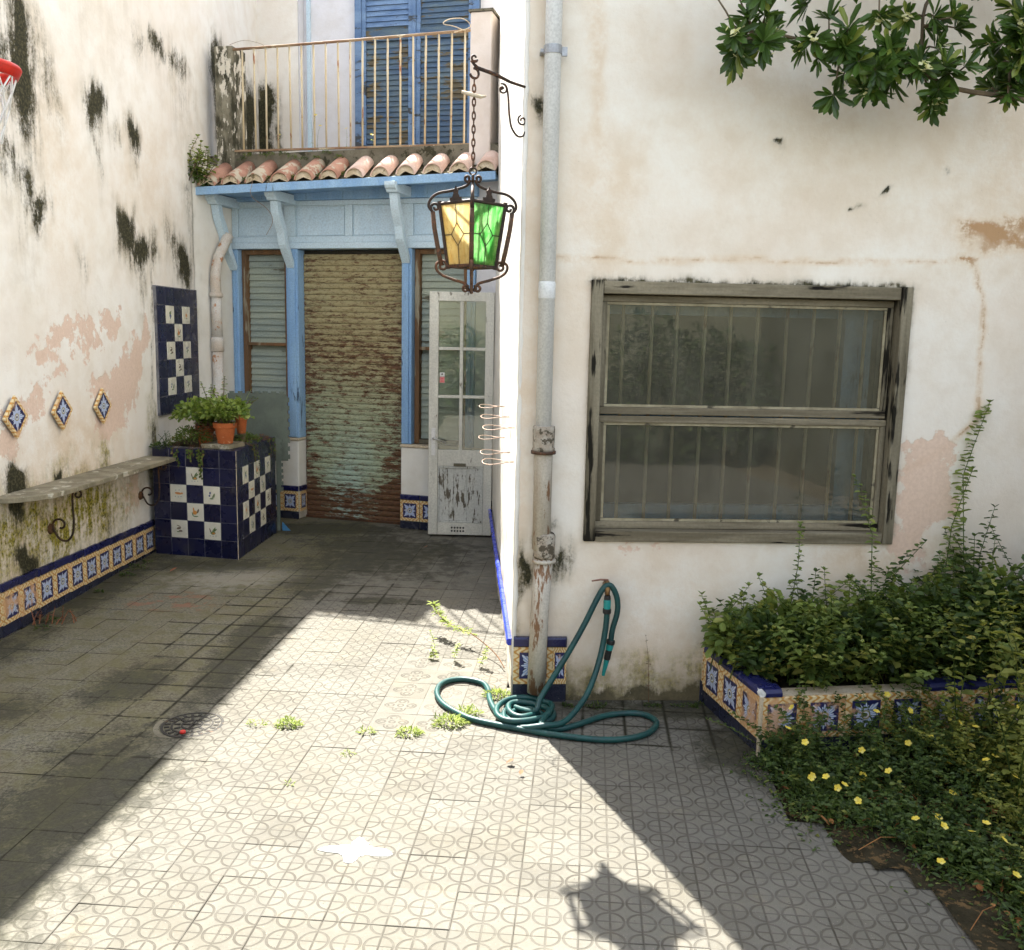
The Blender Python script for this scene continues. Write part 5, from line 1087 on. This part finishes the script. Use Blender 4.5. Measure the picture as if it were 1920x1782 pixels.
for i in range(8):
    s = random.uniform(.22, .55) if i < 5 else random.uniform(.72, .95); L_ = random.uniform(.1, .26); p = [PS(s, -.06, PH+.03), PS(s+.02, .02, PH), PS(s+.05, .03, PH-L_*.5), PS(s+.06, .022, PH-L_)]; st.tube(p, .0016, 4)
    for j in range(int(L_/.02)):
        t = j/(L_/.02); B.append(p[1].lerp(p[3], t)); D.append((random.gauss(.4, .4), random.gauss(0, .5), random.gauss(-.2, .4)))
leaves('hanging_leaves', B, D, [(1, 0, .5)]*len(B), .022, .018, 'leaf_trail', t2); st.build('hanging_stems', 'twig_brown', t2)
mound(PS(.50, -.08, PH+.03), (.12, .16, .07), 260, .022, 'leaf_trail', t2); mound(PS(.82, -.05, PH+.0), (.06, .12, .05), 120, .018, 'leaf_reddish', t2, 'red_foliage')
t3 = thing('corner_weed', 'wispy weed on the planter edge against the left wall', 'weed', PF(.07, -.08, PH)); herb(PF(.07, -.08, PH), 8, .06, .16, .8, .028, 'leaf_trail', t3, rootspread=.05)
mound(PF(.05, -.02, PH), (.07, .06, .05), 140, .02, 'leaf_dark', t3, 'low_leaves')

# ------------------------------------------------------------------ basketball hoop on the left wall, just reaching into view
hp = thing('basketball_hoop', 'red basketball hoop with white net at the left edge of the picture', 'hoop', (-2.83, 5.0, 3.09))
hc = Vector((-2.80, 5.0, 3.13)); R_ = .205
MB().tube([hc+Vector((R_*math.cos(t), R_*math.sin(t), 0)) for t in [2*math.pi*i/32 for i in range(32)]], .017, 8, closed=True).build('ring', 'hoop_red', hp, smooth=True)
MB().lathe([(R_+.012, -.012), (R_-.004, -.045), (R_-.016, -.046), (R_-.01, -.012)], hc, 32).build('skirt', 'hoop_red', hp, smooth=True)
MB().box(-2.99, -2.97, 4.9, 5.1, 3.02, 3.20).build('mounting_plate', 'hoop_red', hp)
k = MB()
for i in range(12):
    for sg in (1, -1):
        pts = []
        for j in range(5):
            t = 2*math.pi*(i+sg*j*.5)/12; rr = R_-.01-.022*j; pts.append(hc+Vector((rr*math.cos(t), rr*math.sin(t), -.03-.085*j)))
        k.tube(pts, .0045, 5)
k.build('net', 'cord_white', hp)

# ------------------------------------------------------------------ tiled bed on the right
BF = frame((1.117, 3.886), (.989, .148)); BS = frame((.985, 4.47), (.132, -.584)); BSL = .5987; BFL = 2.2
bd = thing('tiled_bed', 'low raised bed faced with worn flowered tiles against the right-hand wall', 'raised bed', BF(.5, 0, 0))
k = MB(); k.fbox(BF, .014, BFL, -.10, -.013, 0, .272); k.build('front_wall', 'mortar', bd); k = MB(); k.fbox(BS, 0, BSL-.014, -.10, -.013, 0, .272); k.build('side_wall', 'mortar', bd)
for i in range(11):
    tile_at(TFLW if i in (0, 1, 4, 6) else TFL, BF, .102+.2*i, 0, .172, bd)
    o = tile_at(NAVYFOOT, BF, .102+.2*i, -.004, .036, bd)
for i in range(3):
    q = tile_at(TFLW if i == 2 else TFL, BS, .100+.1995*i, 0, .172, bd); tile_at(NAVYFOOT, BS, .1+.1995*i, -.004, .036, bd)
def cap(fr, a, b, nm):
    pr = [(-.105, .273), (-.10, .300), (-.06, .312), (-.01, .306), (.006, .292), (.006, .273)]
    V = [fr(s, w, z) for s in (a, b) for w, z in pr]; n = len(pr)
    MB().add(V, [(i, n+i, n+(i+1) % n, (i+1) % n) for i in range(n)]+[tuple(range(n)), tuple(range(2*n-1, n-1, -1))]).build(nm, 'tile_navy_cap', bd, bevel=.003)
cap(BF, .02, .098, 'cap_tile')
for i in range(3): cap(BS, .19*i+.004, .19*(i+1), 'cap_tile')
for i in range(4, 11): cap(BF, .2*i+.003, .2*(i+1), 'cap_tile')
MB().tube([BF(.004, -.003, .0), BF(.004, -.003, .275)], .010, 7).build('corner_joint', 'mortar', bd); MB().tube([BF(.012, -.10, .287), BF(.006, .0, .287)], .016, 7).build('corner_mortar', 'sticker_white', bd)
MB().add([BF(.05, -.10, .24), BF(BFL, -.10, .24), Vector(FW(3.4, .0, .26)), Vector(FW(.98, .0, .26))], [(0,1,2,3)]).build('soil', 'soil', bd)
# the plants that fill it
GRP = 'leafy weeds filling the raised bed'
bx_ = [(1.10,4.30,.52,.060),(1.22,4.20,.52,.060),(1.30,4.36,.62,.062),(1.42,4.12,.52,.058),(1.48,4.30,.60,.06),(1.64,4.16,.58,.058),(1.68,4.34,.64,.055),(1.84,4.22,.64,.056),(1.88,4.36,.74,.056),(2.03,4.20,.74,.055),(2.10,4.36,.86,.055),(2.22,4.24,.92,.055),(2.33,4.36,1.0,.056),(2.48,4.22,1.05,.056),(2.7,4.3,1.15,.056)]
for i, (x, y, h, L_) in enumerate(bx_):
    L_ *= 1.12; h *= .92
    t = thing('leafy_weed', 'leafy green weed in the dense growth filling the raised bed', 'plant', (x, y, .25), GRP)
    herb((x, y, .24), 17, h*.35, h*.98, .85, L_, ('leaf_bush', 'leaf_dark', 'leaf_bush')[i % 3] if x < 1.95 else 'leaf_dark', t, gap=.028, rootspread=.065, lean=(0, -.10))
    mound((x, y-.03, .24+h*.28), (.15, .12, h*.38), 330, L_*.8, 'leaf_dark' if i % 2 else 'leaf_bush', t, 'inner_leaves', .95, .62)
    if i % 2 == 0: herb((x+.05, y-.14, .25), 9, h*.4, h*.8, .9, L_*.9, 'leaf_yellowish' if i % 4 == 0 else 'leaf_bush', t, gap=.03, rootspread=.05, lean=(0, -.55), names=('trailing_foliage', 'trailing_stem'))
for x, y, z, h, lb in ((1.315, 4.38, .70, .34, 'slender leafy shoot rising against the wall under the window, left one'), (1.68, 4.34, .72, .40, 'slender leafy shoot overlapping the bottom of the window frame'), (2.13, 4.36, .80, .52, 'tall dark shoot leaning in front of the wall right of the window'), (2.37, 4.36, 1.0, .55, 'tall shoot at the right edge of the picture above the bed')):
    t = thing('tall_shoot', lb, 'plant', (x, y, .25)); herb((x, y, .25), 1, z+h-.30, z+h-.22, .16, .062, 'leaf_bush', t, gap=.026, rootspread=.0005, taper=.3)
rt_t = thing('pale_shrub', 'yellow-green shrub at the right edge of the picture beside the bed', 'shrub', (2.05, 3.55, 0))
herb((2.08, 3.62, .0), 15, .5, .95, .35, .062, 'leaf_yellowish', rt_t, gap=.05, rootspread=.10); herb((2.0, 3.35, 0), 10, .3, .62, .5, .05, 'leaf_yellowish', rt_t, gap=.05, rootspread=.1, names=('low_foliage', 'low_stem'))
# sprawling yellow-flowered weeds on the soil in front of it
YG = 'sprawling yellow-flowered weeds'
for i, (x, y, h) in enumerate([(1.28,3.72,.22),(1.52,3.66,.26),(1.76,3.70,.30),(1.40,3.52,.18),(1.66,3.48,.22),(1.90,3.50,.30),(1.50,3.34,.14),(1.76,3.28,.18),(1.98,3.22,.26),(1.74,3.05,.14),(1.92,2.95,.2),(2.0,3.75,.42),(1.30,3.82,.3),(1.62,3.82,.32),(1.85,3.84,.36),(1.36,3.36,.10),(1.62,3.16,.12),(1.72,2.85,.10),(1.85,2.72,.14),(1.70,2.62,.1),(1.22,3.60,.14),(1.24,3.40,.10),(1.40,3.26,.10),(1.56,3.12,.12),(1.64,2.98,.12),(1.18,3.76,.2),(1.95,3.62,.42),(2.08,3.80,.5),(2.15,3.45,.4),(1.98,3.0,.28)]):
    t = thing('flowering_weed', 'sprawling weed with fine leaves and small yellow flowers on the bare soil', 'plant', (x, y, 0), YG)
    herb((x, y, .0), 26, h*.5, h*1.3, 1.1, .028, ('leaf_fern', 'leaf_dark', 'leaf_fern')[i % 3] if x < 1.85 else ('leaf_yellowish', 'leaf_fern')[i % 2], t, gap=.020, rootspread=.05, r=.0017, taper=.3)  # leaves paler towards the right edge, its bright glare put into their colour
    mound((x, y, .02), (.18, .15, .07), 170, .024, 'leaf_dark' if x < 1.9 else 'leaf_yellowish', t, 'low_leaves', .8, .4)
    fp_ = [Vector((x+random.gauss(0, .11), y+random.gauss(0, .10), h*random.uniform(.5, 1.1)+.02)) for _ in range(2 if i % 2 else 1)]
    k = MB()
    for p in fp_: k.tube([Vector((x+random.gauss(0, .03), y+random.gauss(0, .03), .0)), Vector(((x+p.x)/2, (y+p.y)/2, p.z*.7)), p], .0013, 4)
    k.build('flower_stalk', 'leaf_fern', t); blossoms(fp_, t, 'petal_yellow', .016, 5)
# dead leaves between them
N = 260; xs = RNG.uniform(1.15, 2.2, N); ys = RNG.uniform(2.6, 3.85, N); keep = np.array([in_bed(a, b) for a, b in zip(xs, ys)])
xs, ys = xs[keep], ys[keep]; n_ = len(xs)
dl = leaves('leaf_litter', np.stack([xs, ys, np.full(n_, .03)], 1), rnd_dir(n_, -.1, .25), RNG.normal(0, .3, (n_, 3))+np.array((0, 0, 1)), RNG.uniform(.03, .075, n_), RNG.uniform(.012, .025, n_), 'dead_leaf', None); tag(dl, 'brown dead leaves strewn over the soil', 'leaf litter', kind='stuff')
k = MB()
for i in range(60):
    x, y = random.uniform(1.2, 2.15), random.uniform(2.6, 3.8)
    if in_bed(x, y):
        a = random.uniform(0, 6.28); L_ = random.uniform(.06, .22); k.tube([(x, y, .035), (x+L_*.5*math.cos(a), y+L_*.5*math.sin(a), .06), (x+L_*math.cos(a), y+L_*math.sin(a), .035)], .0017, 4)
tag(k.build('dry_stalks', 'dead_leaf'), 'thin dry stalks lying among the weeds', 'stalks', kind='stuff')

# creeping ground cover over the soil, spilling on to the broken tile edge
N = 5200; tt = RNG.uniform(0, 1, N); E_ = np.array([(1.10, 3.9), (1.11, 3.45), (1.26, 3.24), (1.48, 3.14), (1.60, 2.93), (1.58, 2.4)]); sg_ = np.minimum((tt*5).astype(int), 4); fr__ = (tt*5-sg_)[:, None]
P_ = E_[sg_]*(1-fr__)+E_[sg_+1]*fr__; off = RNG.normal(.11, .11, N); P_ = P_+np.stack([off*.8, off*.6], 1)
den = fbm(P_[:, 0]*7, P_[:, 1]*7, 91); keep = den > RNG.uniform(.30, .62, N); P_ = P_[keep]; n_ = len(P_); Ls = RNG.uniform(.010, .026, n_)
gc = leaves('ground_cover', np.concatenate([P_, RNG.uniform(.004, .05, (n_, 1))*np.clip(off[keep]*6, .15, 1)[:, None]], 1), rnd_dir(n_, -.1, .7), RNG.normal(0, .4, (n_, 3))+np.array((0, 0, 1)), Ls, Ls*.5, 'leaf_fern', None); tag(gc, 'fine creeping ground cover along the broken edge of the paving', 'ground cover', kind='stuff')

# ------------------------------------------------------------------ evergreen branches hanging in from above right
tr_ = thing('evergreen_tree', 'glossy evergreen tree whose flowering branches hang in from the upper right', 'tree', (2.75, 3.95, 0))
tw = MB(); tw.tube(spline([(2.78, 3.95, -.05), (2.72, 3.96, 1.2), (2.66, 4.0, 2.3), (2.5, 4.05, 3.3), (2.3, 4.0, 4.2)], 5), [.085-.002*i for i in range(21)], 10); tw.build('trunk', 'bark', tr_, smooth=True)
limbs = [[(2.62, 4.02, 2.75), (2.1, 4.12, 2.86), (1.86, 4.15, 2.90), (1.70, 4.15, 2.96), (1.52, 4.16, 3.03), (1.30, 4.15, 3.06), (1.05, 4.13, 3.10), (.92, 4.1, 3.06)],
 [(2.40, 4.03, 3.75), (2.0, 4.1, 3.5), (1.72, 4.14, 3.28), (1.69, 4.15, 3.1), (1.72, 4.15, 2.93)], [(2.5, 4.05, 3.2), (2.25, 4.1, 3.2), (2.08, 4.12, 3.05), (2.05, 4.1, 2.86)], [(1.72, 4.14, 3.28), (1.4, 4.12, 3.3), (1.1, 4.1, 3.26)]]
k = MB()
for L_ in limbs: q = spline(L_, 4); k.tube(q, [.012-.008*i/len(q) for i in range(len(q))], 7)
tips = []
def scat(c, r, n):
    for _ in range(n): tips.append(Vector(c)+Vector((random.gauss(0, r[0]), random.gauss(0, r[1]), random.gauss(0, r[2]))))
scat((.98, 4.1, 3.10), (.09, .07, .05), 13); scat((1.12, 4.12, 3.10), (.05, .06, .05), 3); scat((1.36, 4.13, 3.06), (.06, .06, .06), 9); scat((1.50, 4.13, 2.95), (.08, .06, .06), 8); scat((1.66, 4.12, 2.95), (.09, .06, .06), 11); scat((1.80, 4.13, 2.90), (.05, .05, .05), 4); scat((2.07, 4.1, 2.98), (.03, .05, .05), 12); scat((1.62, 4.12, 3.02), (.07, .05, .05), 6)
scat((1.75, 4.12, 3.16), (.07, .05, .04), 4); scat((2.10, 4.1, 3.08), (.045, .07, .12), 26); scat((2.2, 4.05, 3.3), (.12, .1, .12), 12); scat((1.3, 4.1, 3.32), (.2, .08, .05), 8); scat((.95, 4.1, 3.3), (.1, .08, .05), 5); scat((1.45, 4.1, 3.55), (.5, .2, .15), 26); scat((2.0, 4.0, 3.7), (.5, .3, .3), 30); scat((2.5, 4., 4.3), (.6, .4, .4), 40)
lp_ = np.array([np.array(p) for L_ in limbs for p in spline(L_, 4)]); B, D, Nn, Ls = [], [], [], []; FL = []
for p in tips:
    if p.y > 4.36: p.y = 4.30
    a = lp_[np.argmin(((lp_-np.array(p))**2).sum(1))]; a = Vector(a); k.tube([a, (a+p)/2+Vector((0, 0, .01)), p], [.005, .004, .003], 5)
    ax = ((p-a).normalized()+Vector((random.gauss(0, .4), random.gauss(-.4, .4), random.gauss(.1, .4)))).normalized(); u = ax.orthogonal().normalized(); v = ax.cross(u); n = random.randint(11, 16)
    for j in range(n):
        t = j*2.399; op = random.uniform(.35, 1.1); d_ = (u*math.cos(t)+v*math.sin(t))*op+ax*(1.05-op*.55); B.append(p-ax*.01*random.random()); D.append(d_); Nn.append(ax+Vector((0, 0, .3))); Ls.append(random.uniform(.068, .11))
    if random.random() < .42: FL.append((p, ax))
Ls = np.array(Ls); leaves('leaves', B, D, Nn, Ls, Ls*.27, 'leaf_glossy', tr_, mid=.66, fold=.12, droop=.2); k.build('branches', 'bark', tr_)
PB = []
for p, ax in FL:
    for _ in range(11): PB.append(p+ax*.03+Vector((random.gauss(0, .013), random.gauss(0, .013), random.gauss(0, .010))))
blossoms(PB, tr_, 'petal_cream', .012, 5, 'flower_cluster')

# ------------------------------------------------------------------ weeds in the joints, on the roof and along the wall foot
def tuft(x, y, r_, n, L_, label, mat='leaf_grass', z=0, grp='weed tufts in the paving joints'):
    t = thing('weed_tuft', label, 'weed', (x, y, z), grp)
    mound((x, y, z), (r_*.85, r_*.5, r_*.5), int(n*.8), L_*.75, mat, t, 'foliage', .8, .28, .5, 0.)
tuft(-1.02, 4.10, .075, 260, .030, 'round bright tuft of weed on the sunlit paving right of the drain cover')
tuft(-1.17, 4.10, .06, 60, .024, 'sparse weed sprigs between the drain cover and the round tuft')
tuft(-.64, 4.04, .05, 70, .026, 'small pale weed tuft in the middle of the sunlit paving')
tuft(-.45, 4.03, .075, 170, .032, 'low weed tuft on the sunlit paving left of the hose loop')
tuft(-.27, 4.15, .10, 330, .034, 'large weed tuft growing where the hose crosses the paving')
tuft(-.19, 4.27, .08, 200, .034, 'weed tuft inside the left loop of the hose')
tuft(-.05, 4.50, .085, 240, .034, 'weed tuft at the foot of the sunlit house corner')
tuft(-.69, 3.82, .035, 40, .022, 'tiny weed tuft in a joint of the sunlit paving')
tuft(-.88, 3.54, .025, 26, .022, 'tiny sprig in a joint towards the front of the sunlit paving')
for i in range(16):
    x = random.uniform(.25, 1.05); tuft(x, FW(x, .05, 0).y-random.uniform(0, .05), random.uniform(.02, .045), 34, .022, 'dark little weed along the foot of the wall under the window', 'leaf_dark', 0, 'weeds along the foot of the wall')
for i, (y, r_) in enumerate([(6.85, .10), (6.65, .07), (7.05, .06), (5.55, .07), (5.4, .06), (6.2, .04)]): tuft(-2.84+.02*random.random(), y, r_, 130 if r_ > .06 else 60, .026, 'dark weed in the damp gutter at the foot of the left wall', 'leaf_dark', 0, 'weeds along the left wall')
rw = thing('red_weed', 'dry reddish weed at the foot of the left wall by the flowered skirting', 'weed', (-2.84, 5.52, 0)); herb((-2.84, 5.52, 0), 12, .05, .13, 1., .022, 'leaf_reddish', rw, 'red_leaf', rootspread=.06)
sg = thing('creeping_shoot', 'long thin shoot with narrow leaves lying across the sunlit paving', 'shoot', (-.05, 4.9, .0))
pth = spline([(-.02, 4.86, .02), (-.08, 5.02, .05), (-.22, 5.22, .09), (-.36, 5.36, .10), (-.43, 5.44, .14), (-.47, 5.52, .18)], 6); MB().tube(pth, .003, 5).build('stem', 'twig_brown', sg)
B = [p for p in pth[12:] for _ in range(5)]; D = rnd_dir(len(B), -.1, .7); leaves('foliage', B, D, [(0, 0, 1)]*len(B), .045, .011, 'leaf_grass', sg)
for x, y, h in ((-.43, 5.18, .16), (-.30, 5.0, .14), (-.16, 4.92, .13), (-.42, 5.02, .1)):
    t = thing('seedling', 'thin seedling with narrow leaves on the sunlit paving near the white wall', 'seedling', (x, y, 0), 'seedlings near the sunlit wall'); herb((x, y, 0), 1, h*.6, h, .4, .034, 'leaf_grass', t, gap=.010, rootspread=.0005, r=.0015)
wv = thing('wall_seedling', 'dry thin weed stalk standing against the wall below the hose nozzle', 'weed', FW(.69, .02, .05)); herb(FW(.69, .03, .0), 1, .25, .33, .1, .018, 'leaf_reddish', wv, 'twig_brown', gap=.06, rootspread=.0004, r=.0016)
# on the canopy
cw = thing('roof_shrub', 'leafy self-sown shrub sprouting where the canopy meets the left wall', 'shrub', CN(.05, -.1, 3.12))
herb(CN(.02, .02, 3.10), 26, .18, .40, .9, .08, 'leaf_bush', cw, 'bark', gap=.034, lean=(-.1, -.15), rootspread=.05, r=.006)
herb(CN(-.02, .0, 3.16), 6, .46, .62, .18, .08, 'leaf_bush', cw, 'bark', gap=.03, lean=(-.25, -.05), rootspread=.02, r=.007, names=('tall_foliage', 'tall_stem')); herb(CN(-.0, .05, 3.14), 4, .30, .40, .25, .06, 'leaf_bush', cw, 'bark', gap=.04, lean=(-.8, -.2), rootspread=.01, r=.005, names=('side_foliage', 'side_stem'))
mound(CN(.02, .04, 3.10), (.17, .12, .14), 420, .036, 'leaf_dark', cw, 'low_leaves', .9, .6)
for i in range(12):
    s = .267+.2335*i
    if s > 2.7: break
    if i < 6: tuft(*CN(s, -.06, 0).to_2d(), .045, 60 if i < 6 else 18, .032, 'weed growing in a channel between the clay canopy tiles', 'leaf_trail', cz(s)+.05, 'weeds between the canopy tiles')
for i in range(10):
    s = .05+.11*i+random.uniform(-.03, .03); p = RL(s, .05, 0); tuft(p.x, p.y, .05, 55, .03, 'weed on the mossy kerb behind the canopy tiles', 'leaf_trail' if i % 2 else 'leaf_dark', 3.36+random.uniform(-.03, .03), 'weeds on the terrace kerb')
for s, h in ((.75, .34), (.80, .26), (1.08, .26), (.42, .2), (1.35, .16)):
    p = RL(s, -.02, 3.42); t = thing('yellow_flower', 'spindly yellow-flowered weed behind the terrace railing', 'weed', p, 'yellow weeds behind the railing'); herb(p, 1, h*.7, h, .25, .022, 'leaf_grass', t, gap=.06, rootspread=.0004, r=.0018, flower=('petal_yellow', .016))

# ------------------------------------------------------------------ scraps on the ground
for x, y, a, s_, lb in ((.00, 3.74, .4, .028, 'curled reddish leaf on the sunlit paving near the hose'), (.06, 3.64, 1.2, .020, 'small brown leaf on the sunlit paving below the hose'), (-.74, 7.7, .3, .03, 'orange leaf on the dark paving near the shutter'), (-2.55, 6.75, .8, .045, 'dry orange leaf by the foot of the left wall')):
    o = leaves('fallen_leaf', [(x, y, .012)], [(math.cos(a), math.sin(a), .15)], [(0, 0.2, 1)], s_*1.4, s_, 'red_leaf', None, droop=-.2); tag(o, lb, 'leaf')

pts = [(0, 0)]; q = []  # thin flat white patch, roughly star-shaped, lying on the paving
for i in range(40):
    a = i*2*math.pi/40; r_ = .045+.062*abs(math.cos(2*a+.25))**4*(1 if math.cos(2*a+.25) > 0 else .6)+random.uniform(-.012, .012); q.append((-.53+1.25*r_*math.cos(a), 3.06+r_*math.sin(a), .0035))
simple('white_patch', lin(244, 244, 240), lin(236, 236, 230), 12, .6, .3, bump=.1)
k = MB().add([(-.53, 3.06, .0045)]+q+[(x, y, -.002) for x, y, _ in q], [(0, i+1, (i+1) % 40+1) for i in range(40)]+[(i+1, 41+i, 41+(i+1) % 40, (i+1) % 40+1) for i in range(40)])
tag(k.build('white_patch', 'white_patch'), 'white star-shaped patch on the sunlit paving', 'paint spill')

# ------------------------------------------------------------------ rest of the yard, behind the viewer: garden wall and hedge (seen in the window pane)
gw = thing('garden_wall', 'ochre garden wall closing the yard behind the viewer', 'wall', (.8, -4.9, 0))
wall_grid('wall_face', frame((4.7, -4.8), (-1, 0)), ticks(0, 7.8, .15), ticks(0, 2.6, .15), 'plaster_garden', gw, {}, und=.01, seed=41); MB().box(-3.1, 4.7, -5.2, -4.815, -.1, 2.6).build('wall_core', 'plaster_garden', gw)
sw = thing('side_garden_wall', 'ochre garden wall on the right of the yard out of view', 'wall', (4.75, 0, 0)); MB().box(4.7, 5.0, -5.2, 4.9, -.1, 2.4).build('wall_core', 'plaster_garden', sw)
for i, x in enumerate((-1.6, .1, 1.6, 3.0, 4.0)):
    t = thing('garden_bush', 'dense dark bush along the garden wall behind the viewer', 'bush', (x, -4.1, 0), 'bushes behind the viewer')
    MB().tube([(x, -4.1, -.05), (x+.03, -4.1, .5), (x, -4.1, 1.0)], [.05, .04, .02], 8).build('trunk', 'bark', t); mound((x, -4.1, .95), (.85, .55, 1.0+.2*(i % 2)), 2600, .09, 'leaf_back', t, 'crown', 1., .6, .5, -.9)
